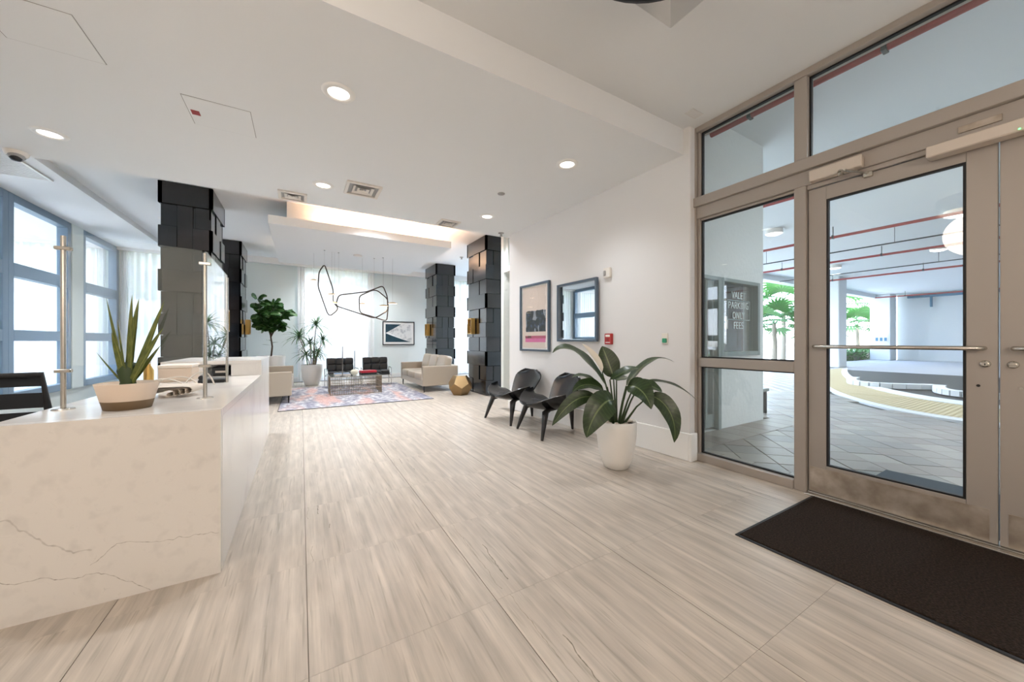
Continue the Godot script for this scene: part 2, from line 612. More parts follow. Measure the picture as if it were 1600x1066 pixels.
func window(called: String, label: String, at: Vector3, along_x: bool, a0: float, a1: float, y0: float, y1: float, fixed: float, bars_a: Array, bars_y: Array, m: String, w := 0.06, depth := 0.08, pane := "pane") -> Node3D:
	# a glazed opening in the plane x = fixed or d = fixed: an outer frame, bars and one pane in each field
	var t := thing(called, label, "", at, 0.0, "", "structure")
	var b := func(lo: float, hi: float, ylo: float, yhi: float, what: String, mm: Material, dp: float) -> void:
		var st := S()
		if along_x: bx(st, lo, hi, ylo, yhi, fixed - dp / 2, fixed + dp / 2, 0.004 if dp > 0.02 else 0.0)
		else: bx(st, fixed - dp / 2, fixed + dp / 2, ylo, yhi, lo, hi, 0.004 if dp > 0.02 else 0.0)
		wobj(what, st, mm, t)
	b.call(a0, a0 + w, y0, y1, "frame_post", M[m], depth)
	b.call(a1 - w, a1, y0, y1, "frame_post", M[m], depth)
	b.call(a0 + w, a1 - w, y1 - w, y1, "frame_head", M[m], depth)
	b.call(a0 + w, a1 - w, y0, y0 + w, "frame_sill", M[m], depth)
	var xs := [a0 + w]
	for p in bars_a:
		b.call(p - w / 2, p + w / 2, y0 + w, y1 - w, "mullion", M[m], depth)
		xs.append_array([p - w / 2, p + w / 2])
	xs.append(a1 - w)
	var ys := [y0 + w]
	for p in bars_y:
		var hh: float = p[1] / 2.0
		ys.append_array([p[0] - hh, p[0] + hh])
		for k in range(0, xs.size(), 2):
			b.call(xs[k], xs[k + 1], p[0] - hh, p[0] + hh, "crossbar", M[m], depth)
	ys.append(y1 - w)
	for k in range(0, xs.size(), 2):
		for j in range(0, ys.size(), 2):
			b.call(xs[k], xs[k + 1], ys[j], ys[j + 1], "pane", M[pane], 0.006)
	return t

func room() -> void:
	# floor: square slabs of vein-cut limestone on a grout bed, the streaks run down the room
	var fl := thing("floor", "pale beige vein-cut limestone floor in large square slabs", "", Vector3.ZERO, 0.0, "", "structure")
	var st := S()
	bx(st, -6.7, 3.62, -0.2, -0.003, -4.2, 5.7)
	bx(st, -6.7, 6.05, -0.2, -0.003, 5.7, 12.5)
	wobj("grout_bed", st, M.grout, fl)
	var size := 0.7555
	var gap := 0.0015
	var variants := []
	for k in 12:
		var s := S()
		var h := size / 2 - gap
		bx(s, -h, h, -0.02, -0.0005, -h, h)
		var u0 := 0.365 + rng.randf() * 0.015 if k < 8 else rng.randf() * 0.3
		var v0 := rng.randf()
		var fu := 1.0
		var sc := 0.62
		uvquad(s, [V(-h, 0, -h), V(-h, 0, h), V(h, 0, h), V(h, 0, -h)], [Vector2(u0, v0), Vector2(u0, v0 + sc), Vector2(u0 + fu * sc, v0 + sc), Vector2(u0 + fu * sc, v0)])
		s.generate_normals()
		variants.append(s.commit())
	for i in range(-6, 8):
		for j in range(-2, 15):
			var x := 0.025 + (i + 0.5) * size
			var d := 1.467 + (j + 0.5) * 0.7535
			if x > 5.9 or d > 12.2 or (d < 5.6 and x > 3.3) or (x < -3.5 and d < 6.0): continue
			mi("tile", variants[rng.randi() % 12], M.limestone, fl, V(x, 0, d))
	# plain stretches out of sight: behind the camera and beyond the glazed screen
	for a in [[-3.75, 3.5, -4.0, -0.04], [3.05, 3.47, -0.04, 5.6], [-6.6, -4.5, 5.7, 12.2]]:
		st = S()
		bx(st, a[0], a[1], -0.02, -0.0005, a[2], a[3])
		uvquad(st, [V(a[0], 0, a[2]), V(a[0], 0, a[3]), V(a[1], 0, a[3]), V(a[1], 0, a[2])], [Vector2(a[0], a[2]), Vector2(a[0], a[3]), Vector2(a[1], a[3]), Vector2(a[1], a[2])])
		wobj("slab", st, M.limestone, fl)
	# ceilings at four heights
	var rx0 := 0.59; var rx1 := 2.19; var rd0 := 0.15; var rd1 := 1.57
	var e0 := 3.35
	solid("ceiling", "high white ceiling over the glass entrance with a square recess", "ceiling_paint", [
		[-4.15, rx0, e0, e0 + 0.25, -4.15, 2.25], [rx1, 3.62, e0, e0 + 0.25, -4.15, 2.25], [rx0, rx1, e0, e0 + 0.25, -4.15, rd0], [rx0, rx1, e0, e0 + 0.25, rd1, 2.25],
		[rx0 - 0.1, rx1 + 0.1, e0 + 0.25, e0 + 0.35, rd0 - 0.1, rd1 + 0.1]])
	solid("ceiling", "lower flat white ceiling over the reception with round downlights", "ceiling_paint", [[-4.15, 3.62, 3.09, 3.8, 2.25, 5.69]])
	solid("ceiling", "higher white ceiling of the lounge above the floating panel", "ceiling_paint", [[-2.79, 6.1, 3.52, 3.8, 5.69, 12.5]])
	solid("ceiling", "white soffit with linear grille beside the glazed screen", "ceiling_paint", [[-6.75, -2.79, 3.42, 3.8, 5.69, 12.5]])
	var cl := thing("ceiling", "two-tier floating white ceiling panel above the lounge", "", V(1.07, 3.05, 8.4), 0.0, "", "structure")
	st = S()
	bx(st, -0.444, 2.59, 3.05, 3.185, 6.78, 10.04, 0.004)
	wobj("lower_panel", st, M.ceiling_paint, cl)
	st = S()
	bx(st, -0.2, 2.34, 3.185, 3.52, 7.04, 9.78)
	wobj("upper_panel", st, M.ceiling_paint, cl)
	# warm light strips lying on the lower tier; the back one is unseen, added for lounge light
	for a in [[0.2, 2.5, 6.85, 6.9], [2.48, 2.53, 6.95, 9.8], [-0.3, 2.4, 9.9, 9.95]]:
		st = S()
		bx(st, a[0], a[1], 3.185, 3.2, a[2], a[3])
		wobj("light_strip", st, M.lens_cove, cl)
	area(cl, V(1.35, 3.21, 6.875) - cl.position, Vector3(PI / 2, 0, 0), Vector2(2.3, 0.05), 2.6, Color(1.0, 0.78, 0.6))
	area(cl, V(2.505, 3.21, 8.375) - cl.position, Vector3(PI / 2, 0, 0), Vector2(0.05, 2.85), 2.6, Color(1.0, 0.78, 0.6))
	area(cl, V(1.05, 3.21, 9.925) - cl.position, Vector3(PI / 2, 0, 0), Vector2(2.7, 0.05), 1.2, Color(1.0, 0.86, 0.74))  # unseen back strip, added to raise the light in the lounge
	# walls
	var wr := thing("wall_right", "long white wall carrying two frames between entrance and lounge", "", V(3.35, 0, 2.18), 0.0399, "", "structure")
	st = S()
	bx(st, 0, 0.21, 0, 3.6, 0, 3.37, 0.006)
	obj("plaster", st, M.paint, wr)
	st = S()
	bx(st, 0.21, 0.24, 0, 3.6, 0.12, 0.6)
	obj("outer_lining", st, M.stucco, wr)
	var bb := thing("baseboard_right", "tall white baseboard along the wall with two frames", "", V(3.35, 0, 2.18), 0.0399, "", "structure")
	st = S()
	bx(st, -0.028, 0.0, 0, 0.275, -0.0, 3.38, 0.005)
	bx(st, -0.028, 0.085, 0, 0.275, -0.028, 0.0, 0.005)
	obj("board", st, M.white_gloss, bb)
	solid("wall_lounge", "white return wall between entrance wall and lounge", "paint", [[3.4, 6.05, 0, 3.6, 5.38, 5.55]])
	solid("wall_side", "white side wall of the lounge with an added wide window", "wall_cool", [[5.9, 6.1, 0, 3.6, 5.55, 6.2], [5.9, 6.1, 0, 3.6, 12.0, 12.5], [5.9, 6.1, 0, 0.08, 6.2, 12.0], [5.9, 6.1, 3.34, 3.8, 6.2, 12.0]])
	solid("wall_left", "plain white wall behind the reception desk", "paint", [[-4.15, -4.0, 0, 3.6, -4.15, 6.0], [-6.75, -4.0, 0, 3.6, 5.8, 6.0], [-6.75, -6.6, 0, 3.6, 6.0, 6.6], [-6.75, -6.6, 0, 3.6, 12.0, 12.5], [-6.75, -6.6, 0, 0.08, 6.6, 12.0], [-6.75, -6.6, 3.34, 3.8, 6.6, 12.0]])
	solid("wall_facade", "pale upper facade over the glass entrance, added to close a gap to the sun", "stucco", [[3.44, 3.57, 3.36, 4.6, -7.3, 2.26], [3.44, 3.62, 3.6, 4.6, 2.26, 8.4], [3.62, 6.0, 2.7, 4.18, 6.3, 6.4]])  # added wall strips, they stop sun slipping in under the canopy
	solid("wall_back", "plain white wall behind the entrance", "paint", [[-4.15, 3.62, 0, 3.6, -4.3, -4.15], [3.45, 3.62, 0, 3.6, -4.15, -1.55]])
	var fw := []
	var open := [[-6.2, -4.05], [-3.68, -1.6], [0.0, 1.93], [4.35, 5.75]]
	var x0 := -6.75
	for o in open:
		fw.append([x0, o[0], 0, 3.8, 12.25, 12.5])
		fw.append([o[0], o[1], 0, 0.08, 12.25, 12.5])
		fw.append([o[0], o[1], 3.34, 3.8, 12.25, 12.5])
		x0 = o[1]
	fw.append([x0, 6.1, 0, 3.8, 12.25, 12.5])
	solid("wall_far", "pale grey-green far wall of the lounge with tall windows", "wall_cool", fw)
	solid("trim", "white curtain header along the top of the far wall", "white_gloss", [[-2.79, 5.9, 3.36, 3.52, 11.98, 12.08, 0.004], [-6.6, -2.79, 3.36, 3.42, 11.98, 12.08]])
	var bbf := []
	for o in [[-1.6, 0.0], [1.93, 4.35]]: bbf.append([o[0], o[1], 0, 0.14, 12.225, 12.25, 0.003])
	solid("baseboard_far", "white baseboard along the far wall", "white_gloss", bbf)
	# windows of the far wall
	var k := 1
	for o in open:
		window("window_%d" % k, ["tall window beyond the glazed screen", "tall window behind the reception columns", "tall lounge window behind the black chairs", "tall window between the two dark columns by the sofa"][k - 1], V((o[0] + o[1]) / 2, 0.08, 12.4), true, o[0], o[1], 0.08, 3.34, 12.4, [(o[0] + o[1]) / 2], [[2.75, 0.09]], "white_gloss", 0.06, 0.1)
		k += 1
	# sheer curtains
	var names := ["sheer white curtain beyond the glazed screen", "sheer white curtain behind the desk plant", "sheer white curtain behind the tall potted dracaena", "sheer white curtain behind the gold faceted stool"]
	k = 0
	for o in open:
		var c := thing("sheer_curtain", names[k], "curtain", V((o[0] + o[1]) / 2, 0.0, 12.16), 0.0, "sheer curtains of the far wall")
		for half in [[o[0] - 0.08, (o[0] + o[1]) / 2], [(o[0] + o[1]) / 2, o[1] + 0.08]]:
			wobj("curtain_panel", curtain(half[0], half[1], 12.16, 0.02, 3.36, 0.035, 0.13), M.sheer, c)
		# gathered ends
		for e in [[o[0] - 0.08, o[0] + 0.1], [o[1] - 0.1, o[1] + 0.08]]:
			wobj("gathered_end", curtain(e[0], e[1], 12.11, 0.02, 3.36, 0.03, 0.05), M.sheer, c)
		st = S()
		bx(st, o[0] - 0.1, o[1] + 0.1, 3.36, 3.39, 12.12, 12.17)
		wobj("track", st, M.white_plastic, c)
		k += 1
	# unseen wide windows, added to both side walls for more daylight in the lounge
	for a in [[-6.68, 6.6, 12.0, -6.5, "window_16", "added unseen wide window in the side room beyond the glazed screen"], [6.0, 6.2, 12.0, 5.78, "window_17", "added unseen wide window in the lounge side wall beyond the columns"]]:
		var third: float = (a[2] - a[1]) / 3.0
		window(a[4], a[5], V(a[0], 0.08, 9.2), false, a[1], a[2], 0.08, 3.34, a[0], [a[1] + third, a[1] + 2 * third], [[2.75, 0.09]], "white_gloss", 0.06, 0.1)
	# glazed screen to the side room
	solid("trim", "white dwarf wall and pier of the glazed screen", "wall_cool", [[-3.9, -3.78, 0, 0.3, 6.0, 12.25], [-3.92, -3.72, 0.3, 3.42, 10.05, 10.46], [-3.92, -3.72, 0.3, 3.42, 12.1, 12.25]])
	var bars := [[2.285, 0.20], [1.285, 0.17]]
	window("window_5", "blue-grey framed glass bay of the screen at its open end", V(-3.8, 0.3, 7.2), false, 6.0, 8.36, 0.3, 3.42, -3.8, [], bars, "blue_grey_metal", 0.12, 0.14)
	window("window_6", "blue-grey framed glass bay of the screen before the pier", V(-3.8, 0.3, 9.2), false, 8.36, 10.05, 0.3, 3.42, -3.8, [], bars, "blue_grey_metal", 0.12, 0.14)
	window("window_7", "blue-grey framed glass bay of the screen next to the far wall", V(-3.8, 0.3, 11.3), false, 10.46, 12.1, 0.3, 3.42, -3.8, [], bars, "blue_grey_metal", 0.12, 0.14)

func curtain(x0: float, x1: float, d: float, y0: float, y1: float, amp: float, wl: float) -> SurfaceTool:
	var st := S()
	st.set_smooth_group(0)
	var n := int((x1 - x0) / wl * 10.0) + 1
	var ph := rng.randf() * TAU
	var prev := []
	for i in n + 1:
		var x := x0 + (x1 - x0) * i / n
		var a := (x - x0) / wl * TAU + ph + 0.8 * sin(x * 7.0)
		var col := []
		for j in 4:
			var t := j / 3.0
			col.append(V(x + 0.01 * sin(a * 0.5 + t * 3.0), lerpf(y0, y1, t), d + sin(a + 0.25 * sin(t * 4.0)) * amp * (1.0 - 0.35 * t)))
		if i > 0:
			for j in 3: quad(st, prev[j], col[j], col[j + 1], prev[j + 1])
		prev = col
	return st

func storefront() -> void:
	var tm: StandardMaterial3D = M.taupe_metal
	# fixed frame: jambs, mullion, stepped head
	var t := thing("trim", "taupe aluminium frame of the glass entrance", "", V(3.5, 0, 0.9), 0.0, "", "structure")
	for a in [["jamb", 3.43, 3.57, 0, 3.35, 2.17, 2.26], ["jamb_stop", 3.46, 3.54, 0, 3.3, 2.145, 2.17], ["post", 3.44, 3.56, 0, 2.43, 1.262, 1.342], ["post", 3.44, 3.56, 2.64, 3.30, 1.255, 1.342], ["post", 3.44, 3.56, 0, 2.43, -0.63, -0.55], ["post", 3.44, 3.56, 2.64, 3.30, -0.63, -0.55], ["jamb", 3.43, 3.57, 0, 3.35, -1.55, -1.46],
		["head", 3.43, 3.57, 3.30, 3.35, -1.46, 2.17],
		["transom_bar", 3.405, 3.57, 2.545, 2.635, -1.46, 2.25], ["transom_bar", 3.44, 3.56, 2.43, 2.545, -1.46, 2.17], ["transom_lip", 3.455, 3.55, 2.635, 2.655, -1.46, 2.17], ["door_stop", 3.455, 3.54, 2.395, 2.43, -0.55, 1.262],
		["bottom_rail", 3.43, 3.57, 0, 0.075, 1.342, 2.17], ["mid_rail", 3.44, 3.56, 0.945, 1.032, 1.342, 2.145], ["side_rail", 3.47, 3.54, 2.41, 2.43, 1.342, 2.145], ["bottom_rail", 3.43, 3.57, 0, 0.075, -1.46, -0.63], ["mid_rail", 3.44, 3.56, 0.945, 1.032, -1.46, -0.63]]:
		var st := S()
		bx(st, a[1], a[2], a[3], a[4], a[5], a[6], 0.004)
		wobj(a[0], st, tm, t)
	# panes with dark gaskets
	var k := 8
	for a in [["upper sidelight pane next to the wall", 1.342, 2.145, 1.032, 2.41], ["lower sidelight pane near the white planter", 1.342, 2.145, 0.075, 0.945], ["transom pane above the sidelight", 1.342, 2.145, 2.655, 3.30], ["long transom pane above the doors", -0.55, 1.255, 2.655, 3.30], ["upper sidelight pane past the second door", -1.46, -0.63, 1.032, 2.43], ["lower sidelight pane past the second door", -1.46, -0.63, 0.075, 0.945], ["transom pane past the second door", -1.46, -0.63, 2.655, 3.30]]:
		var w := thing("window_%d" % k, a[0], "", V(3.5, a[3], (a[1] + a[2]) / 2), 0.0, "", "structure")
		pane_in(w, a[1], a[2], a[3], a[4], 3.505)
		k += 1
	# threshold
	solid("trim", "brushed metal door threshold under both doors", "steel", [[3.40, 3.58, 0, 0.012, -0.55, 1.262, 0.004], [3.45, 3.53, 0.012, 0.018, -0.55, 1.262, 0.003]])
	door("door_1", "taupe glass entrance door with key cylinder and long push bar", 1.255, 0.358, true)
	door("door_2", "taupe glass entrance door with thumb turn beside the meeting stile", -0.542, 0.352, false)

func pane_in(w: Node3D, d0: float, d1: float, y0: float, y1: float, x: float) -> void:
	var st := S()
	bx(st, x - 0.004, x + 0.004, y0, y1, d0, d1)
	wobj("pane", st, M.pane, w)
	st = S()
	var g := 0.012
	bx(st, x - 0.02, x + 0.01, y0, y0 + g, d0, d1)
	bx(st, x - 0.02, x + 0.01, y1 - g, y1, d0, d1)
	bx(st, x - 0.02, x + 0.01, y0 + g, y1 - g, d0, d0 + g)
	bx(st, x - 0.02, x + 0.01, y0 + g, y1 - g, d1 - g, d1)
	wobj("gasket", st, M.dark_gasket, w)

func door(called: String, label: String, hinge: float, meet: float, first: bool) -> void:
	var t := thing(called, label, "", V(3.49, 0, (hinge + meet) / 2), 0.0, "", "structure")
	var s := signf(meet - hinge)
	var g0 := hinge + s * 0.112
	var g1 := meet - s * 0.116
	for a in [["hinge_stile", hinge, g0, 0.02, 2.39], ["meeting_stile", g1, meet, 0.02, 2.39], ["top_rail", g0, g1, 2.286, 2.39], ["bottom_rail", g0, g1, 0.02, 0.24]]:
		var st := S()
		bx(st, 3.468, 3.513, a[3], a[4], a[1], a[2], 0.003)
		wobj(a[0], st, M.taupe_metal, t)
	pane_in(t, minf(g0, g1), maxf(g0, g1), 0.24, 2.286, 3.49)
	var st := S()
	bx(st, 3.4655, 3.468, 0.028, 0.215, hinge + s * 0.01, meet - s * 0.03)
	wobj("kick_plate", st, M.kick_metal, t)
	# push bar bent back to the stiles
	st = S()
	var y := 1.157
	tube(st, [V(3.47, y, hinge + s * 0.05), V(3.425, y, hinge + s * 0.052), V(3.41, y, hinge + s * 0.075), V(3.41, y, meet - s * 0.075), V(3.425, y, meet - s * 0.052), V(3.47, y, meet - s * 0.05)], 0.0135, 14)
	wobj("push_bar", st, M.steel, t)
	# outside pull
	st = S()
	tube(st, [V(3.51, 1.15, g1 + s * 0.05), V(3.56, 1.14, g1 + s * 0.02), V(3.57, 1.1, g1 - s * 0.005), V(3.57, 0.9, g1 - s * 0.005), V(3.56, 0.85, g1 + s * 0.02), V(3.51, 0.84, g1 + s * 0.05)], 0.012, 10)
	wobj("outer_pull", st, M.frame_green_grey, t)
	# lock cylinder
	st = S()
	tube(st, [V(3.47, 1.065, meet - s * 0.045), V(3.459, 1.065, meet - s * 0.045), V(3.455, 1.065, meet - s * 0.045)], [0.022, 0.021, 0.012], 18)
	var lock := wobj("lock_cylinder", st, M.steel, t)
	st = S()
	if first: bx(st, 3.4535, 3.456, 1.058, 1.068, meet - s * 0.045 - 0.002, meet - s * 0.045 + 0.002)
	else: bx(st, 3.435, 3.456, 1.05, 1.062, meet - s * 0.045 - 0.013, meet - s * 0.045 + 0.013, 0.002)
	st.generate_normals()
	mi("keyhole" if first else "thumb_turn", st.commit(), M.dark_gasket if first else M.steel, lock, Vector3.ZERO)
	st = S()
	tube(st, [V(3.4685, 0.935, meet - s * 0.07), V(3.466, 0.935, meet - s * 0.07)], 0.008, 12)
	wobj("screw_hole", st, M.dark_gasket if first else M.steel, t)
	if first:
		var c := thing("door_closer", "cream metal door closer box above the hinge side of the door", "door closer", V(3.41, 2.43, 1.07))
		st = S()
		bx(st, 3.385, 3.438, 2.43, 2.515, 0.92, 1.225, 0.006)
		wobj("body", st, M.closer_paint, c)
		st = S()
		tube(st, [V(3.38, 2.435, 1.03), V(3.375, 2.425, 1.03)], 0.018, 14)
		bx(st, 3.365, 3.395, 2.405, 2.425, 1.015, 1.045, 0.003)
		tube(st, [V(3.378, 2.414, 1.03), V(3.30, 2.41, 0.985)], 0.009, 8)
		tube(st, [V(3.30, 2.404, 0.985), V(3.44, 2.385, 0.905)], 0.008, 8)
		bx(st, 3.44, 3.468, 2.36, 2.395, 0.88, 0.93, 0.003)
		wobj("arm", st, M.steel, c)
	else:
		var c := thing("door_operator", "long cream automatic door operator box with a green light", "door operator", V(3.4, 2.32, 0.2))
		st = S()
		bx(st, 3.345, 3.438, 2.335, 2.405, -0.5, 0.615, 0.006)
		wobj("body", st, M.closer_paint, c)
		st = S()
		bx(st, 3.342, 3.346, 2.343, 2.35, 0.272, 0.28)
		wobj("status_light", st, M.led_green, c)
		var p := thing("name_plate", "small worn metal plate on the door head", "plate", V(3.404, 2.57, 0.42))
		st = S()
		bx(st, 3.43, 3.44, 2.455, 2.495, 0.34, 0.50, 0.002)
		wobj("plate", st, M.kick_metal, p)

func outside() -> void:
	# covered drive beyond the glass entrance
	var st: SurfaceTool
	solid("ground", "pale paved ground around the building", "ground_pale", [[-80, 120, -0.6, -0.22, -80, 120]])
	var pv := thing("paving", "grey square pavers laid on the diagonal outside the doors", "", V(6.5, 0, 1), 0.0, "", "structure")
	st = S()
	bx(st, 3.57, 20.0, -0.22, -0.026, -7.0, 9.0)
	wobj("joint_bed", st, M.dark_gasket, pv)
	var q := 0.302
	var meshes := []
	for k in 4:
		var s := S()
		bx(s, -q / 2 + 0.003, q / 2 - 0.003, -0.03, 0, -q / 2 + 0.003, q / 2 - 0.003, 0.003)
		s.generate_normals()
		meshes.append(s.commit())
	var cand := []
	for i in range(-40, 60):
		for j in range(-40, 60):
			var u := (i + 0.5) * q
			var v := (j + 0.5) * q
			var x := 3.61 + (u + v) * 0.70711
			var d := 1.70 + (u - v) * 0.70711
			if x < 3.72 or d < -5.5 or d > 8.0: continue
			if d > 2.55 and x < 6.36: continue
			var edge := curb_x(d)
			if x > edge - 0.35: continue
			cand.append([x, d, x - 2.0 * (d if d > 0.3 else 0.3 + (0.3 - d) * 4.0) * 0.1 + maxf(0.0, 0.3 - d) * 3.0 + maxf(0.0, d - x * 0.45) * 3.0])
	cand.sort_custom(func(a, b): return a[2] < b[2])
	var far := S()
	var n := 0
	for a in cand:
		if n < 255:
			var o := mi("paver", meshes[0], M["paver_%d" % (rng.randi() % 4)], pv)
			o.position = V(a[0], -0.004 - 0.004 * rng.randf(), a[1]) - pv.position
			o.rotation.y = PI / 4
			n += 1
		else:
			far.append_from(meshes[0], 0, Transform3D(Basis(Vector3.UP, PI / 4), V(a[0], -0.006, a[1])))
	var fo := wobj("far_pavers", far, M.paver_1, pv)
	fo.set_meta("kind", "stuff")
	# straight border course along the doors and the booth
	for j in range(-8, 6):
		var s := S()
		bx(s, 3.6, 3.87, -0.03, -0.0005, 0.62 + j * 0.302, 0.62 + j * 0.302 + 0.298, 0.003)
		wobj("border_paver", s, M["paver_%d" % [2, 0, 2, 1][absi(j) % 4]], pv)
	for i in 9:
		var s := S()
		bx(s, 3.9 + i * 0.302, 3.9 + i * 0.302 + 0.298, -0.03, -0.001, 2.36, 2.775, 0.003)
		wobj("border_paver", s, M["paver_%d" % [0, 3, 2, 0][i % 4]], pv)
	# kerb, tactile band and drive follow a curve
	var arc := func(off0: float, off1: float, y: float, m: String, called: String, label: String) -> void:
		var s := S()
		var prev := []
		for k in 41:
			var d := -6.0 + k * 0.3
			var x := curb_x(d)
			var row := [V(x + off0, -0.1, d), V(x + off0, y, d), V(x + off1, y, d), V(x + off1, -0.1, d)]
			if k > 0:
				for j in 3: quad(s, prev[j], row[j], row[j + 1], prev[j + 1])
			prev = row
		one(called, s, M[m], label, "", "", "structure")
	arc.call(-0.28, 0.0, 0.012, "curb", "kerb", "white curved kerb strip at the edge of the pavers")
	arc.call(0.0, 1.75, 0.006, "tactile", "tactile_paving", "curved yellow tactile paving band by the drive")
	arc.call(1.75, 2.35, 0.02, "curb", "kerb", "wide pale kerb between tactile band and drive")
	# raised domes of the tactile band
	var dm := MultiMesh.new()
	dm.transform_format = MultiMesh.TRANSFORM_3D
	var ds := S()
	lathe(ds, Vector3.ZERO, [Vector2(0.03, 0), Vector2(0.022, 0.008), Vector2(0, 0.009)], 8)
	ds.generate_normals()
	dm.mesh = ds.commit()
	var places := []
	for k in 90:
		var d := -0.5 + k * 0.075
		for j in 22: places.append(Transform3D(Basis(), V(curb_x(d) + 0.06 + j * 0.078, 0.006, d)))
	dm.instance_count = places.size()
	for k in places.size(): dm.set_instance_transform(k, places[k])
	var dn := MultiMeshInstance3D.new()
	dn.name = "tactile_domes"
	dn.multimesh = dm
	dn.material_override = M.tactile
	add_child(dn)
	meta(dn, "small raised domes on the yellow tactile band", "domes", "", "stuff")
	solid("road", "pale grey drive under the canopy", "asphalt", [[9.0, 33.6, -0.2, -0.03, -7.0, 8.4]])
	# low curved white walls of the drop-off
	for a in [[14.4, 3.55, 13.0, 2.85, 12.7, 3.9, "white low curved kerb wall near the canopy column"], [13.6, 1.75, 12.3, 1.3, 12.4, 2.2, "white low curved kerb wall near the blank canopy wall"]]:
		var s := S()
		var pts := []
		for k in 13: pts.append(bez([V(a[0], 0, a[1] + 0.5), V(a[4], 0, a[5]), V(a[2] - 0.6, 0, a[3] + 0.4), V(a[2] + 0.6, 0, a[3] - 0.5)], k / 12.0))
		for k in 12:
			var p0: Vector3 = pts[k]
			var p1: Vector3 = pts[k + 1]
			var nrm := (p1 - p0).cross(Vector3.UP).normalized() * 0.1
			var mid := (p0 + p1) / 2 + Vector3.UP * 0.08
			var c := [p0 - nrm, p1 - nrm, p1 + nrm, p0 + nrm]
			for j in 4: quad_out(s, c[j], c[(j + 1) % 4], c[(j + 1) % 4] + Vector3.UP * 0.12, c[j] + Vector3.UP * 0.12, mid)
			quad_out(s, c[0] + Vector3.UP * 0.12, c[1] + Vector3.UP * 0.12, c[2] + Vector3.UP * 0.12, c[3] + Vector3.UP * 0.12, mid)
		one("kerb_wall", s, M.curb, a[6], "kerb wall")
	# canopy slab, columns and end wall
	solid("roof", "pale concrete canopy slab over the drive", "concrete_white", [[3.57, 34.2, 4.18, 4.6, -7.0, 8.4], [3.57, 34.2, 3.95, 4.6, 8.0, 8.4]])
	for a in [[21.3, 22.2, 6.55, 7.6, "round-edged pale canopy column before the palms"], [32.0, 33.2, 7.35, 8.3, "far pale canopy column with a small sign"]]:
		st = S()
		bx(st, a[0], a[1], -0.03, 4.18, a[2], a[3], 0.03)
		one("canopy_column", st, M.concrete_white, a[4], "column")
	solid("wall_canopy", "blank white end wall of the covered drive with an added unseen side wall", "concrete_white", [[33.6, 34.2, -0.2, 4.18, -7.0, 7.4], [3.57, 34.2, -0.2, 4.6, -7.3, -7.0]])  # second box is an unseen side wall, added to keep sky light out
	st = S()
	bx(st, 31.97, 32.0, 1.15, 1.55, 7.45, 8.1)
	var sg := one("wall_sign", st, M.white_plastic, "small white sign on the far canopy column", "sign")
	st = S()
	for k in 3: bx(st, 31.955, 31.97, 1.2, 1.42, 7.5 + k * 0.2, 7.62 + k * 0.2)
	obj("pictogram", st, M.blue_pipe, sg)
	# sprinkler mains under the slab
	var pk := 0
	for x in [4.63, 7.97, 11.95, 15.7, 20.4, 31.0]:
		var p := thing("sprinkler_pipe", "red sprinkler main under the canopy slab, %s from the doors" % ["first", "second", "third", "fourth", "fifth", "sixth"][pk], "pipe", V(x, 3.9, 1.0), 0.0, "sprinkler mains")
		st = S()
		tube(st, [V(x, 3.9, -6.0), V(x, 3.9, 2.72 if x < 6 else 7.8)], 0.036, 12)
		wobj("pipe", st, M.red_paint, p)
		for d in [-4.3, -1.6, 1.1, 2.25] if x < 6 else [-4.3, -1.6, 1.1, 3.8, 6.5]:
			st = S()
			tube(st, [V(x, 3.9, d), V(x, 4.18, d)], 0.009, 8)
			bx(st, x - 0.045, x + 0.045, 3.86, 3.95, d - 0.02, d + 0.02, 0.004)
			wobj("hanger", st, M.frame_black, p)
		pk += 1
	for a in [[13.4, "thin dark conduit hung under the canopy slab near the third main"], [17.9, "thin dark conduit hung under the canopy slab near the fourth main"]]:
		st = S()
		tube(st, [V(a[0], 3.78, -6.0), V(a[0], 3.78, 7.5)], 0.018, 8)
		for d in [-3.0, 0.0, 3.0, 6.0]: tube(st, [V(a[0], 3.78, d), V(a[0], 4.18, d)], 0.006, 6)
		one("conduit", st, M.frame_black, a[1], "conduit")
	st = S()
	tube(st, [V(33.4, 4.0, -6.0), V(33.4, 4.0, 6.9)], 0.09, 12)
	tube(st, [V(33.4, 4.0, 5.9), V(33.4, 3.3, 5.9)], 0.06, 12)
	one("drain_pipe", st, M.blue_pipe, "blue drain pipe along the top of the blank end wall", "pipe")
	# round lamps under the slab
	var lk := 0
	for a in [[18.1, 5.7], [17.3, 2.9], [12.9, 1.9], [10.9, 4.7], [9.0, -2.0], [6.5, 0.2], [13.4, 6.8], [24.0, 3.0], [24.0, -2.0], [16.0, -3.0]]:
		var t := thing("canopy_light", ["round white canopy lamp between the fourth and fifth red mains, by the column side", "round white canopy lamp between the fourth and fifth red mains, by the doors side", "round white canopy lamp between the third and fourth red mains, facing the door", "round white canopy lamp between the second and third red mains, by the booth", "round white canopy lamp between the second and third red mains, away from the booth", "round white canopy lamp between the first and second red mains", "round white canopy lamp between the third and fourth red mains, by the palms", "round white canopy lamp before the blank end wall", "round white canopy lamp before the blank end wall, further from the columns", "round white canopy lamp between the fourth and fifth red mains, further from the columns"][lk], "ceiling light", V(a[0], 4.02, a[1]), 0.0, "canopy lamps")
		st = S()
		lathe(st, Vector3.ZERO, [Vector2(0.19, 0.16), Vector2(0.2, 0.08), Vector2(0.19, 0.04)], 24)
		obj("housing", st, M.white_plastic, t)
		st = S()
		lathe(st, Vector3.ZERO, [Vector2(0.0, 0.0), Vector2(0.12, 0.012), Vector2(0.185, 0.045), Vector2(0.0, 0.05)], 24)
		obj("lens", st, M.lens_garage, t)
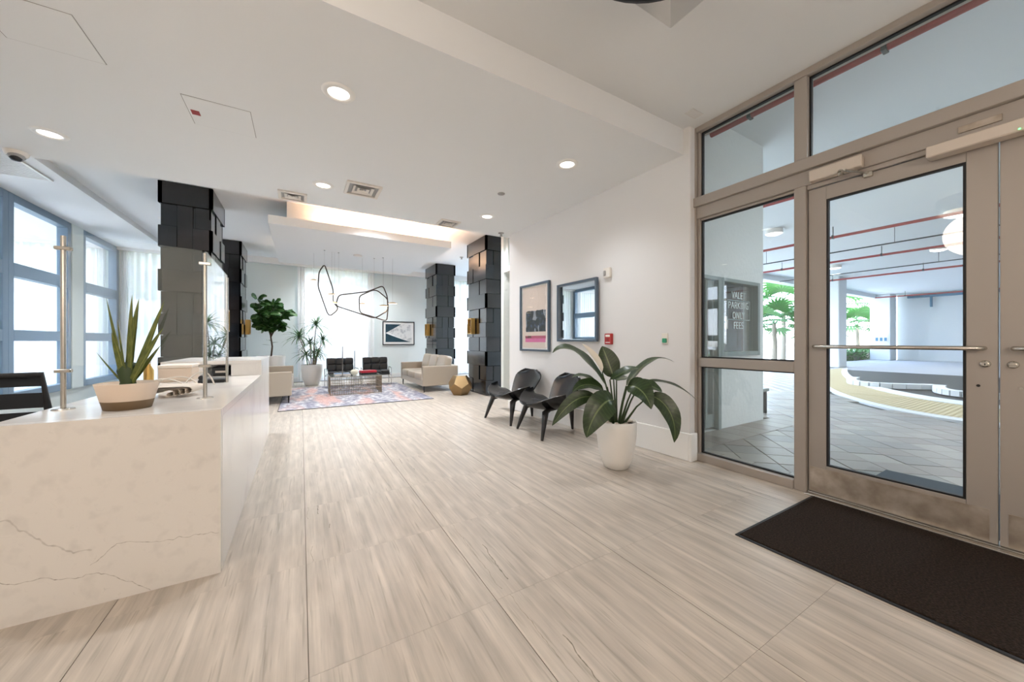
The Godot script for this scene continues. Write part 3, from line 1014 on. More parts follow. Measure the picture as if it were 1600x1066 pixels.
		lamp(t, Vector3(0, -0.03, 0), 7.5, Color(0.92, 0.97, 1.0), 85.0, 0.18)
		lk += 1
	booth()
	# garden and street beyond
	solid("lawn", "green lawn outside the lounge windows", "grass", [[-30, 20, -0.2, -0.12, 15.5, 23.0]])
	solid("path", "pale footpath between building and lawn", "curb", [[-30, 20, -0.2, -0.15, 12.5, 15.5]])
	solid("road", "grey street beyond the lawn", "asphalt", [[-60, 60, -0.2, -0.18, 24.0, 32.0]])
	st = S()
	bx(st, -40, 4, -0.2, 22.0, 44.0, 60.0)
	var bl := one("apartment_building", st, M.concrete_white, "pale apartment block across the street, seen through the curtains", "building")
	var wi := S()
	bx(wi, -0.9, 0.9, -0.8, 0.8, -0.05, 0.05)
	wi.generate_normals()
	var wm := wi.commit()
	for i in 11:
		for j in 6: mi("window", wm, M.blue_grey_metal, bl, V(-37.0 + i * 3.6, 2.5 + j * 3.2, 43.98))

func curb_x(d: float) -> float:
	# outer edge of the pavers: nearly straight near the doors, swinging away further on
	if d < 1.2: return 8.75 + (1.2 - d) * 0.08
	return 8.75 + 0.22 * (d - 1.2) + 0.36 * pow(d - 1.2, 2.0)

func booth() -> void:
	# valet booth: rough white wall across the view with a side door and a counter window
	var d0 := 2.78
	solid("wall_booth", "rough white stucco wall of the valet booth", "stucco", [
		[3.57, 4.46, 0, 4.18, d0, d0 + 0.2], [4.46, 4.93, 2.07, 4.18, d0, d0 + 0.2], [4.93, 6.11, 2.07, 4.18, d0, d0 + 0.2], [4.97, 6.11, -0.02, 0.99, d0, d0 + 0.2], [5.96, 6.11, 0.99, 2.07, d0, d0 + 0.2],
		[5.93, 6.11, -0.02, 4.18, d0 + 0.2, 6.5], [3.57, 3.62, 0, 4.18, 2.26, 2.8], [3.57, 6.0, -0.02, 4.18, 6.4, 6.5], [3.57, 6.0, -0.2, -0.005, d0, 6.4], [3.57, 6.0, 2.6, 2.7, d0 + 0.2, 6.4]])
	var w := thing("window_15", "dark green counter window of the valet booth with sign lettering", "", V(5.43, 1.0, d0), 0.0, "", "structure")
	for a in [[4.93, 5.0, 0.99, 2.07], [5.9, 5.96, 0.99, 2.07], [5.0, 5.9, 2.02, 2.07], [5.0, 5.9, 0.99, 1.05]]:
		var st := S()
		bx(st, a[0], a[1], a[2], a[3], d0 - 0.03, d0 + 0.1, 0.004)
		wobj("frame", st, M.frame_green_grey, w)
	var st := S()
	bx(st, 5.0, 5.9, 1.05, 2.02, d0 + 0.05, d0 + 0.058)
	wobj("pane", st, M.pane, w)
	# lettering on the pane
	var y := 1.86
	var kk := 0
	for s in ["VALET", "PARKING", "ONLY", "FEES"]:
		var tm := TextMesh.new()
		var f := SystemFont.new()
		f.font_names = PackedStringArray(["Droid Sans"])
		tm.font = f
		tm.text = s
		tm.font_size = 64
		tm.pixel_size = 0.0021
		tm.depth = 0.004
		mi("lettering", tm, M.letter, w, V(5.50, y, d0 + 0.045) - w.position)
		y -= 0.145
		kk += 1
	st = S()
	for a in [[5.2, 5.8, 1.775, 1.79], [5.2, 5.8, 1.5, 1.515], [5.2, 5.215, 1.515, 1.775], [5.785, 5.8, 1.515, 1.775]]:
		bx(st, a[0], a[1], a[2], a[3], d0 + 0.04, d0 + 0.05)
	wobj("sign_border", st, M.frame_green_grey, w)
	st = S()
	bx(st, 5.05, 5.22, 1.37, 1.55, d0 + 0.043, d0 + 0.047)
	var note := wobj("notice", st, M.white_plastic, w)
	st = S()
	bx(st, 5.115, 5.155, 1.455, 1.475, d0 + 0.04, d0 + 0.043)
	st.generate_normals()
	mi("print", st.commit(), M.frame_black, note)
	st = S()
	bx(st, 5.02, 5.055, 1.07, 1.24, d0 + 0.043, d0 + 0.047)
	wobj("sticker", st, M.white_plastic, w)
	# booth door, standing open to a dim room with a notice board
	var dr := thing("door_3", "dark narrow doorway of the valet booth with metal frame", "", V(4.7, 0, d0), 0.0, "", "structure")
	for a in [[4.86, 4.93, 0, 2.07, "frame_post"], [4.46, 4.5, 0, 2.07, "frame_post"], [4.5, 4.86, 2.02, 2.07, "frame_head"]]:
		st = S()
		bx(st, a[0], a[1], a[2], a[3], d0 - 0.03, d0 + 0.12, 0.004)
		wobj(a[4], st, M.frame_green_grey, dr)
	st = S()
	for q in [[4.66, 4.70, 0.03, 2.02], [4.82, 4.86, 0.03, 2.02], [4.70, 4.82, 0.03, 0.2], [4.70, 4.82, 1.9, 2.02]]: bx(st, q[0], q[1], q[2], q[3], d0 + 0.03, d0 + 0.07, 0.004)
	wobj("leaf", st, M.frame_green_grey, dr)
	st = S()
	bx(st, 4.70, 4.82, 0.2, 1.9, d0 + 0.046, d0 + 0.052)
	wobj("pane", st, M.pane, dr)
	solid("wall_panelling", "brown wood panelling extended round the valet booth to darken its inside", "wood_board", [[3.62, 5.93, 0, 2.6, 3.65, 3.7], [5.88, 5.93, 0, 2.6, 2.98, 3.65], [3.62, 3.67, 0, 2.6, 2.98, 3.65]])  # board colour carried over the walls so that the booth looks unlit
	st = S()
	bx(st, 4.2, 5.2, 0.9, 1.95, 3.6, 3.63)
	var nb := one("notice_board", st, M.wood_board, "brown notice board inside the valet booth", "board")
	for a in [[4.62, 1.45], [4.74, 1.6], [4.76, 1.15], [4.9, 1.4]]:
		st = S()
		bx(st, a[0], a[0] + 0.1, a[1], a[1] + 0.28, 3.59, 3.6)
		one("pinned_sheet", st, M.paper, {4.62: "paper sheet at the outer side of the booth notice board", 4.74: "highest paper sheet on the booth notice board", 4.76: "lowest paper sheet on the booth notice board", 4.9: "paper sheet at the inner side of the booth notice board"}[a[0]], "paper", "sheets on the booth board")
	st = S()
	bx(st, 4.1, 4.62, 0, 0.35, 3.3, 3.58, 0.01)
	one("storage_box", st, M.white_plastic, "white box on the booth floor below the notice board", "box")
	# bench beyond the corner
	var b := thing("bench", "grey metal bench beside the valet booth corner", "bench", V(6.45, 0, 3.6))
	st = S()
	bx(st, 6.2, 6.75, 0.36, 0.41, 2.98, 4.4, 0.005)
	wobj("seat", st, M.frame_green_grey, b)
	for a in [[6.24, 3.02], [6.7, 3.02], [6.24, 4.36], [6.7, 4.36]]:
		st = S()
		bx(st, a[0] - 0.02, a[0] + 0.02, -0.03, 0.36, a[1] - 0.02, a[1] + 0.02, 0.002)
		wobj("leg", st, M.frame_black, b)
	# mat outside the doors
	st = S()
	bx(st, 3.62, 4.66, -0.003, 0.012, -0.7, 1.1, 0.004)
	one("outdoor_mat", st, M.ext_mat, "dark blue-grey mat on the pavers outside the doors", "mat")

# ---------- columns ----------
func columns() -> void:
	for a in [[-1.77, -1.15, 7.0, 8.0, "dark metal-clad column behind the desk plant", 1], [-1.80, -1.18, 10.34, 11.36, "dark metal-clad column beside the tree in the corner", 1], [3.46, 4.08, 10.33, 11.38, "dark metal-clad column behind the pale sofa", -1], [3.46, 4.08, 7.0, 8.02, "dark metal-clad column beside the gold stool", -1]]:
		column(a[0], a[1], a[2], a[3], a[4], a[5])

func column(x0: float, x1: float, d0: float, d1: float, label: String, sconce_side: int) -> void:
	var t := thing("clad_column", label, "column", V((x0 + x1) / 2, 0, (d0 + d1) / 2), 0.0, "metal-clad columns")
	var st := S()
	var g := 0.05
	bx(st, x0 + g, x1 - g, 0, 3.52, d0 + g, d1 - g)
	wobj("core", st, M.patina_0, t)
	var rows := 11
	var h := 3.5 / rows
	var k := 0
	for face in 4:
		var w := (x1 - x0 if face < 2 else d1 - d0) - 2 * g
		for i in rows:
			var top := 3.515 - i * h
			var parts := []   # u0, u1, height in rows, proud
			match i % 4:
				0: parts = [[0.0, 1.0, 1, 0.048]]
				1: parts = [[0.0, 0.30, 1, 0.018], [0.30, 0.64, 2, 0.034], [0.69, 1.0, 1, 0.022]]
				2: parts = [[0.0, 0.30, 1, 0.046], [0.64, 1.0, 1, 0.044]]
				3: parts = [[0.0, 0.62, 1, 0.020], [0.67, 1.0, 1, 0.024]]
			for p in parts:
				var span: int = p[2] if i + p[2] <= rows else rows - i
				var y1 := top - 0.003
				var y0 := top - span * h + 0.003
				var th: float = p[3]
				var e0: float = -th if p[0] == 0.0 else 0.0
				var e1: float = th if p[1] == 1.0 else 0.0
				var a0: float = p[0] * w + e0 + (0.002 if p[0] > 0.0 else 0.0)
				var a1: float = p[1] * w + e1 - (0.002 if p[1] < 1.0 else 0.0)
				st = S()
				match face:
					0: bx(st, x0 + g + a0, x0 + g + a1, y0, y1, d0 + g - th, d0 + g, 0.002)
					1: bx(st, x0 + g + a0, x0 + g + a1, y0, y1, d1 - g, d1 - g + th, 0.002)
					2: bx(st, x0 + g - th, x0 + g, y0, y1, d1 - g - a1, d1 - g - a0, 0.002)
					3: bx(st, x1 - g, x1 - g + th, y0, y1, d1 - g - a1, d1 - g - a0, 0.002)
				wobj("metal_sheet", st, M["patina_%d" % ((k * 7 + i * 3 + face) % 3)], t)
				k += 1
	# brass box lamp on the face towards the aisle
	var sx := x0 if sconce_side < 0 else x1
	var o := sconce_side
	var sd := (d0 + d1) / 2 + 0.14
	var b := thing("wall_sconce", "brass box sconce on the " + label, "sconce", V(sx, 1.36, sd), 0.0, "brass sconces")
	st = S()
	var xa := sx + o * 0.004
	var xb := sx + o * 0.10
	bx(st, xa, xb, 1.36, 1.385, sd - 0.11, sd + 0.11, 0.002)
	bx(st, xa, xb, 1.70, 1.725, sd - 0.11, sd + 0.11, 0.002)
	bx(st, xa, xb, 1.385, 1.70, sd - 0.11, sd - 0.10, 0.002)
	bx(st, xa, xb, 1.385, 1.70, sd + 0.10, sd + 0.11, 0.002)
	wobj("box", st, M.brass, b)
	st = S()
	bx(st, sx + o * 0.05, sx + o * 0.062, 1.385, 1.70, sd - 0.10, sd + 0.10)
	wobj("back_plate", st, M.brass_dark, b)
	st = S()
	for q in [[-0.04, 1.45], [0.0, 1.49], [0.045, 1.44], [-0.015, 1.42], [0.03, 1.53]]:
		lathe(st, V(sx + o * 0.075, q[1], sd + q[0]), [Vector2(0, -0.014), Vector2(0.014, 0), Vector2(0, 0.014)], 8, false)
	wobj("ornament", st, M.brass, b)

# ---------- things in the ceilings ----------
func ceiling_things() -> void:
	var y := 3.09
	var st: SurfaceTool
	for a in [[0.248, 3.02, y, "round recessed downlight between beam and small access panel"], [-1.97, 4.95, y, "round recessed downlight near the dome camera"], [0.234, 4.9, y, "round recessed downlight beside the square air vent"], [2.45, 3.0, y, "round recessed downlight near the wall with frames and the beam"], [2.43, 4.87, y, "round recessed downlight before the dark column by the stool"], [-1.97, 3.02, y, "round recessed downlight over the staff side of the desk"],
		[0.3, 11.3, 3.52, "added round lounge downlight over the dracaena, hidden by the floating panel"], [1.2, 11.3, 3.52, "added round lounge downlight over the tufted chairs, hidden by the floating panel"], [2.2, 11.3, 3.52, "added round lounge downlight near the beach photograph, hidden by the floating panel"],  # lounge downlights from here on are added, out of view, to brighten it
		[-0.9, 6.2, 3.52, "added unseen lounge downlight behind the ceiling edge, on the desk side"], [1.1, 6.2, 3.52, "added unseen lounge downlight behind the ceiling edge, before the floating panel"], [3.0, 6.2, 3.52, "added unseen lounge downlight behind the ceiling edge, before the column by the stool"], [4.9, 8.0, 3.52, "added round lounge downlight beside the column by the stool"], [4.9, 10.6, 3.52, "added round lounge downlight beside the column behind the sofa"], [-2.2, 9.2, 3.52, "added round downlight in the lounge ceiling between the columns by the desk"]]:
		var t := thing("recessed_downlight", a[3], "downlight", V(a[0], a[2], a[1]), 0.0, "recessed downlights")
		st = S()
		lathe(st, Vector3.ZERO, [Vector2(0.075, -0.004), Vector2(0.08, -0.012), Vector2(0.11, -0.009), Vector2(0.118, 0.0)], 36)
		obj("trim_ring", st, M.white_gloss, t)
		st = S()
		lathe(st, Vector3.ZERO, [Vector2(0.0, -0.006), Vector2(0.078, -0.004)], 36)
		obj("lens", st, M.lens_warm, t)
		lamp(t, Vector3(0, -0.03, 0), 1.55 if a[1] < 5.6 else (6.6 if a[1] < 11.0 else 3.6), Color(0.97, 0.985, 1.0), 64.0, 0.075)
	# dark drum in the recess over the entrance, a lit drum on the staff side, and two unseen lit drums added to warm the entry
	for a in [["large dark drum lamp, unlit, in the entrance ceiling recess", 1.38, 3.10, 0.95, 0.5, "frame_black", "sensor_grey"], ["round white drum lamp, lit, on the ceiling before the desk", -1.3, 3.07, 1.05, 0.37, "white_plastic", "lens_disc"], ["added unseen white drum lamp, lit, hanging near the back wall", -1.3, 2.35, -1.6, 0.37, "white_plastic", "lens_disc"], ["added unseen white drum lamp, lit, hanging behind the entrance mat", 1.38, 2.35, -1.6, 0.37, "white_plastic", "lens_disc"]]:
		var dp := thing("drum_pendant", a[0], "pendant lamp", V(a[1], a[2], a[3]))
		var r: float = a[4]
		st = S()
		lathe(st, Vector3.ZERO, [Vector2(r - 0.03, 0.0), Vector2(r, 0.0), Vector2(r, 0.2), Vector2(r - 0.02, 0.2), Vector2(r - 0.03, 0.0)], 48)
		obj("shade", st, M[a[5]], dp)
		st = S()
		lathe(st, Vector3.ZERO, [Vector2(0.0, 0.02), Vector2(r - 0.03, 0.02)], 48)
		obj("diffuser", st, M[a[6]], dp)
		st = S()
		tube(st, [Vector3(0, 0.02, 0), Vector3(0, (3.6 if r > 0.4 else 3.35) - a[2], 0)], 0.012, 8)
		obj("rod", st, M.frame_black, dp)
		if r < 0.4:
			var om := OmniLight3D.new()
			om.name = "light"
			dp.add_child(om)
			om.position = Vector3(0, -0.34, 0)
			om.light_color = Color(1.0, 0.93, 0.86)
			om.light_energy = 0.85 if a[3] > 0.0 else 1.5
			om.light_size = 0.3
			om.omni_range = 30.0
			om.omni_attenuation = 2.0
			om.shadow_enabled = true
	# square four-way air vents
	for a in [[0.667, 4.79, 0.40, 0.40, "square four-way air vent in the reception ceiling"], [-0.09, 5.46, 0.32, 0.30, "small air vent at the ceiling edge over the desk"], [2.03, 5.46, 0.32, 0.30, "small air vent at the ceiling edge near the column"]]:
		var t := thing("air_vent", a[4], "air vent", V(a[0], y, a[1]), 0.0, "ceiling air vents")
		var hw: float = a[2] / 2
		var hd: float = a[3] / 2
		st = S()
		for e in [[-hw, hw, -hd, -hd + 0.035], [-hw, hw, hd - 0.035, hd], [-hw, -hw + 0.035, -hd + 0.035, hd - 0.035], [hw - 0.035, hw, -hd + 0.035, hd - 0.035]]: bx(st, e[0], e[1], -0.022, 0, e[2], e[3], 0.003)
		obj("frame", st, M.white_plastic, t)
		st = S()
		bx(st, -hw + 0.03, hw - 0.03, -0.003, -0.001, -hd + 0.03, hd - 0.03)
		obj("duct_back", st, M.sensor_grey, t)
		for k in 3:
			st = S()
			var f := 1.0 - 0.3 * (k + 1)
			var o := (hw - 0.03) * f
			var oo := (hd - 0.03) * f
			var i := o - 0.03
			var ii := oo - 0.03
			quad(st, V(-o, -0.02, -oo), V(o, -0.02, -oo), V(i, -0.004, -ii), V(-i, -0.004, -ii))
			quad(st, V(-o, -0.02, oo), V(o, -0.02, oo), V(i, -0.004, ii), V(-i, -0.004, ii))
			quad(st, V(-o, -0.02, -oo), V(-o, -0.02, oo), V(-i, -0.004, ii), V(-i, -0.004, -ii))
			quad(st, V(o, -0.02, -oo), V(o, -0.02, oo), V(i, -0.004, ii), V(i, -0.004, -ii))
			obj("louver", st, M.white_plastic, t)
	# long return grille in the soffit
	var g := thing("return_grille", "long white air grille in the soffit above the glazed screen", "air grille", V(-3.25, 3.42, 6.9))
	st = S()
	for e in [[-0.30, 0.30, 0.57, 0.60], [-0.30, 0.30, -0.60, -0.57], [-0.30, -0.27, -0.57, 0.57], [0.27, 0.30, -0.57, 0.57], [-0.27, 0.27, 0.13, 0.15], [-0.27, 0.27, -0.3, -0.28]]: bx(st, e[0], e[1], -0.018, 0, e[2], e[3], 0.002)
	obj("frame", st, M.white_gloss, g)
	st = S()
	bx(st, -0.27, 0.27, -0.003, -0.001, -0.57, 0.57)
	obj("duct_back", st, M.reveal, g)
	for k in 26:
		st = S()
		bx(st, -0.27, 0.27, -0.013, -0.004, -0.56 + k * 0.044, -0.535 + k * 0.044)
		obj("slat", st, M.white_gloss, g)
	# access panels
	for a in [[-0.575, 3.86, 0.215, "square ceiling access panel with a red label"], [-1.36, 3.3, 0.215, "square ceiling access panel over the desk end"]]:
		var t := thing("access_panel", a[3], "access panel", V(a[0], y, a[1]))
		st = S()
		bx(st, -a[2], a[2], -0.004, 0, -a[2], a[2], 0.002)
		obj("panel", st, M.ceiling_paint, t)
		st = S()
		var o: float = a[2] + 0.004
		for e in [[-o, o, -o, -a[2]], [-o, o, a[2], o], [-o, -a[2], -o, o], [a[2], o, -o, o]]: bx(st, e[0], e[1], -0.0015, 0, e[2], e[3])
		obj("joint", st, M.reveal, t)
		if a[0] > -1.0:
			st = S()
			bx(st, -0.2, -0.145, -0.006, -0.004, -0.02, 0.05)
			obj("warning_label", st, M.red_paint, t)
	# sprinkler caps, heads, camera
	st = S()
	lathe(st, V(2.215, y, 4.03), [Vector2(0.0, -0.008), Vector2(0.045, -0.006), Vector2(0.048, 0.0)], 24)
	one("concealed_sprinkler", st, M.sensor_grey, "flat round sprinkler cover plate in the reception ceiling", "sprinkler")
	for a in [[3.62, 5.6, 3.09, "small sprinkler head under the ceiling edge by the column"], [3.83, 9.25, 3.52, "small sprinkler head between the two columns by the sofa"]]:
		if a[0] > 3.5 and a[1] < 6.0:
			a[0] = 3.02
			a[1] = 5.5
		st = S()
		lathe(st, V(a[0], a[2], a[1]), [Vector2(0.0, -0.06), Vector2(0.03, -0.055), Vector2(0.012, -0.04), Vector2(0.015, -0.012), Vector2(0.05, -0.008), Vector2(0.052, 0)], 16)
		one("ceiling_sprinkler", st, M.sensor_grey, a[3], "sprinkler")
	for a in [[1.9, 1.95]]:
		st = S()
		bx(st, 3.12, 3.28, 3.344, 3.35, 2.0, 2.09, 0.001)
		one("speaker_plate", st, M.paint, "small white plate in the ceiling corner by the transom", "plate")
	var c := thing("dome_camera", "white dome security camera at the ceiling edge", "security camera", V(-2.45, y, 5.6))
	st = S()
	lathe(st, Vector3.ZERO, [Vector2(0.06, -0.05), Vector2(0.078, -0.03), Vector2(0.085, 0.0)], 24)
	obj("housing", st, M.white_plastic, c)
	st = S()
	lathe(st, Vector3(0.01, -0.055, 0.02), [Vector2(0.0, -0.045), Vector2(0.03, -0.04), Vector2(0.05, -0.015), Vector2(0.056, 0.01), Vector2(0.05, 0.03)], 20)
	obj("ball", st, M.sensor_grey, c)
	st = S()
	lathe(st, Vector3(0.015, -0.068, 0.04), [Vector2(0.0, -0.034), Vector2(0.03, -0.03), Vector2(0.042, -0.01), Vector2(0.03, 0.01)], 16)
	obj("lens", st, M.black_plastic, c)

# ---------- things on the wall with the frames and by the doors ----------
func on_wall(called: String, label: String, cat: String, a: float, y: float) -> Node3D:
	return thing(called, label, cat, V(3.35 - sin(0.0399) * a, y, 2.18 + cos(0.0399) * a), 0.0399)

func picture_frame(t: Node3D, w: float, h: float, b: float, depth: float, m: Material) -> void:
	for e in [["frame_side", -w / 2, -w / 2 + b, 0.0, h], ["frame_side", w / 2 - b, w / 2, 0.0, h], ["frame_bar", -w / 2 + b, w / 2 - b, 0.0, b], ["frame_bar", -w / 2 + b, w / 2 - b, h - b, h]]:
		var st := S()
		bx(st, -depth, -0.001, e[3], e[4], e[1], e[2], 0.003)
		obj(e[0], st, m, t)

func wall_things() -> void:
	var st: SurfaceTool
	# abstract print
	var im := Image.create(256, 352, false, Image.FORMAT_RGB8)
	im.fill(C(226, 208, 196))
	var nz := noise_bytes(91, 0.03, 256, 352, 1, 4)
	var nz2 := noise_bytes(92, 0.012, 256, 352, 3, 4)
	for py in 352:
		for px in 256:
			var u := px / 255.0
			var v := py / 351.0
			var n := nz[py * 256 + px] / 255.0
			var n2 := nz2[py * 256 + px] / 255.0
			if u > 0.13 + 0.02 * n and u < 0.91 and v > 0.38 + 0.02 * n and v < 0.735:
				var c := C(16, 20, 34).lerp(C(60, 74, 104), clampf((n - 0.5) * 3.0, 0.0, 1.0))
				if n2 > 0.72: c = c.lerp(C(200, 205, 214), 0.7)
				im.set_pixel(px, py, c)
			elif u > 0.12 and u < 0.91 and v > 0.80 and v < 0.905:
				var c := C(176, 78, 108) if v < 0.848 - 0.01 * n else C(214, 108, 160)
				if v < 0.84 and u < 0.4 and n > 0.4: c = C(90, 40, 44)
				im.set_pixel(px, py, c)
	var pm := mat("print_abstract", Color.WHITE, 0.7)
	pm.albedo_texture = ImageTexture.create_from_image(im)
	var t := on_wall("framed_print", "tall slate-framed abstract print with dark block and pink bar", "picture", 2.59, 1.036)
	picture_frame(t, 0.784, 1.086, 0.032, 0.045, M.frame_slate)
	st = S()
	bx(st, -0.012, -0.001, 0.03, 1.056, -0.362, 0.362)
	obj("backing", st, M.white_gloss, t)
	st = S()
	uvquad(st, [V(-0.0135, 0.05, 0.345), V(-0.0135, 1.036, 0.345), V(-0.0135, 1.036, -0.345), V(-0.0135, 0.05, -0.345)], [Vector2(0, 1), Vector2(0, 0), Vector2(1, 0), Vector2(1, 1)])
	bx(st, -0.013, -0.012, 0.05, 1.036, -0.345, 0.345)
	obj("print", st, pm, t)
	st = S()
	bx(st, -0.03, -0.026, 0.03, 1.056, -0.362, 0.362)
	obj("glass", st, M.pane, t)
	# mirror-like glass
	t = on_wall("framed_mirror", "nearly square slate-framed mirror reflecting a curtained window", "mirror", 1.60, 1.193)
	t.rotation.y = 0.0
	t.position += V(-0.017, 0, 0)
	picture_frame(t, 0.817, 0.822, 0.032, 0.045, M.frame_slate)
	st = S()
	bx(st, -0.02, -0.001, 0.03, 0.792, -0.378, 0.378)
	obj("glass", st, M.mirror, t)
	# alarm devices
	t = on_wall("alarm_strobe", "small white fire alarm horn strobe beside the mirror", "alarm", 1.06, 1.985)
	st = S()
	bx(st, -0.045, 0, 0, 0.125, -0.055, 0.055, 0.008)
	obj("housing", st, M.white_plastic, t)
	st = S()
	bx(st, -0.062, -0.045, 0.025, 0.09, 0.0, 0.04, 0.008)
	obj("strobe_lens", st, M.sensor_grey, t)
	t = on_wall("fire_alarm_pull", "red fire alarm pull station above the planter", "alarm", 1.04, 1.157)
	st = S()
	bx(st, -0.04, 0, 0, 0.135, -0.055, 0.055, 0.006)
	obj("housing", st, M.red_plastic, t)
	st = S()
	bx(st, -0.047, -0.04, 0.045, 0.085, -0.012, 0.03, 0.003)
	obj("pull_handle", st, M.red_paint, t)
	st = S()
	bx(st, -0.042, -0.04, 0.095, 0.12, -0.035, 0.035)
	bx(st, -0.042, -0.04, 0.02, 0.03, -0.035, 0.035)
	obj("lettering_bar", st, M.white_plastic, t)
	t = on_wall("exit_button", "white door release plate with green square button", "button", 0.278, 1.166)
	st = S()
	bx(st, -0.01, 0, 0, 0.116, -0.037, 0.037, 0.003)
	obj("plate", st, M.white_plastic, t)
	st = S()
	bx(st, -0.024, -0.01, 0.015, 0.062, -0.028, 0.022, 0.004)
	obj("button", st, M.green_plastic, t)
	# door mat
	t = thing("door_mat", "large dark brown ribbed entrance mat in front of the doors", "mat", V(2.85, 0, 0.25))
	st = S()
	bx(st, 2.33, 3.375, 0.001, 0.014, -0.68, 1.19, 0.003)
	wobj("pile", st, M.door_mat, t)
	st = S()
	for e in [[2.31, 3.395, 1.19, 1.21], [2.31, 3.395, -0.70, -0.68], [2.31, 2.33, -0.68, 1.19], [3.375, 3.395, -0.68, 1.19]]: bx(st, e[0], e[1], 0.0005, 0.008, e[2], e[3], 0.003)
	wobj("rubber_edge", st, M.black_plastic, t)
	# two three-legged shell chairs along the wall
	var c := shell_chair()
	c.position = V(2.975, 0, 3.81)
	c.rotation.y = -PI / 2 * 0.0 - 0.10
	c.set_meta("label", "black three-legged shell chair beside the white planter")
	copy(c, V(2.965, 0, 4.74), 0.10, "black three-legged shell chair beside the dark column")

# faces -x; front feet at x -0.46
func shell_chair() -> Node3D:
	var t := thing("shell_chair", "", "chair", Vector3.ZERO, 0.0, "black shell chairs along the wall")
	# seat: a wide wing bent up at both ends
	var g := []
	for i in 13:
		var v := i / 12.0
		var row := []
		for j in 25:
			var u := (j - 12) / 12.0
			# outline: front edge bows, the wings sweep back a little
			var half := 0.425
			var depth := 0.28 * pow(maxf(0.0, 1.0 - pow(absf(u), 2.6)), 0.5) + 0.012
			var x := -0.24 + 0.08 * u * u + (v - 0.5) * 2.0 * depth
			var y := 0.335 + 0.165 * pow(absf(u), 2.0) + 0.05 * pow(maxf(0.0, 0.5 - v) * 2.0, 2.0) - 0.055 * v
			row.append(V(x, y, u * half))
		g.append(row)
	var st := S()
	shell(st, g, -0.014)
	obj("seat", st, M.black_shell, t)
	# round pad set in the seat
	st = S()
	var gp := []
	for i in 9:
		var row := []
		for j in 17:
			var u := (j - 8) / 8.0 * 0.72
			var half := pow(maxf(0.0, 1.0 - pow(absf(u) / 0.72, 2.4)), 0.5)
			var v := 0.5 + (i / 8.0 - 0.5) * 0.74 * half
			var x := -0.25 + 0.08 * u * u + (v - 0.5) * 2.0 * 0.27
			row.append(V(x, 0.352 + 0.165 * u * u + 0.05 * pow(maxf(0.0, 0.5 - v) * 2.0, 2.0) - 0.055 * v, u * 0.42))
		gp.append(row)
	shell(st, gp, 0.01)
	obj("seat_pad", st, M.black_leather, t)
	# back: rounded shield leaning away
	g = []
	for i in 13:
		var v := i / 12.0
		var row := []
		for j in 17:
			var u := (j - 8) / 8.0
			var half := 0.20 + 0.11 * sin(minf(v * 1.25, 1.0) * PI / 2)
			if v > 0.72: half *= sqrt(maxf(0.0, 1.0 - pow((v - 0.72) / 0.285, 2.0)) * 0.82 + 0.18)
			var x := 0.0 + v * 0.24 - 0.06 * u * u
			row.append(V(x, 0.335 + v * 0.415, u * half))
		g.append(row)
	st = S()
	shell(st, g, 0.014)
	obj("backrest", st, M.black_shell, t)
	# front legs, bent plywood, splayed
	for s in [-1, 1]:
		st = S()
		flat_leg(st, [V(-0.05, 0.325, s * 0.08), V(-0.28, 0.335, s * 0.20), V(-0.36, 0.32, s * 0.26), V(-0.405, 0.17, s * 0.30), V(-0.455, 0.0, s * 0.34)], [0.03, 0.04, 0.044, 0.03, 0.015], [0.014, 0.018, 0.032, 0.024, 0.014])
		obj("front_leg", st, M.black_wood, t)
	st = S()
	flat_leg(st, [V(-0.05, 0.325, 0), V(0.12, 0.33, 0), V(0.18, 0.42, 0), V(0.18, 0.52, 0), V(0.165, 0.56, 0)], [0.05, 0.05, 0.05, 0.045, 0.03], [0.014, 0.016, 0.016, 0.012, 0.008])
	obj("back_support", st, M.black_wood, t)
	st = S()
	flat_leg(st, [V(0.16, 0.50, 0), V(0.19, 0.34, 0), V(0.20, 0.2, 0), V(0.215, 0.0, 0)], [0.03, 0.05, 0.04, 0.016], [0.012, 0.024, 0.02, 0.013])
	obj("rear_leg", st, M.black_wood, t)
	return t

# a bar of oblong section through points: half widths across d, half thickness
func flat_leg(st: SurfaceTool, p: Array, w: Array, th: Array) -> void:
	st.set_smooth_group(-1)
	var rings := []
	for i in p.size():
		var tg: Vector3 = (p[mini(i + 1, p.size() - 1)] - p[maxi(i - 1, 0)]).normalized()
		var side := Vector3(0, 0, 1)
		side = (side - tg * side.dot(tg)).normalized()
		var up := side.cross(tg)
		var r := []
		for k in 12:
			var a := TAU * k / 12.0
			var ca := cos(a)
			var sa := sin(a)
			r.append(p[i] + side * w[i] * signf(ca) * pow(absf(ca), 0.6) + up * th[i] * signf(sa) * pow(absf(sa), 0.6))
		rings.append(r)
	st.set_smooth_group(0)
	for i in p.size() - 1:
		for k in 12: quad(st, rings[i][k], rings[i][(k + 1) % 12], rings[i + 1][(k + 1) % 12], rings[i + 1][k])
	st.set_smooth_group(-1)
	for k in range(1, 11):
		tri(st, rings[0][0], rings[0][k], rings[0][k + 1])
		tri(st, rings[-1][0], rings[-1][k + 1], rings[-1][k])

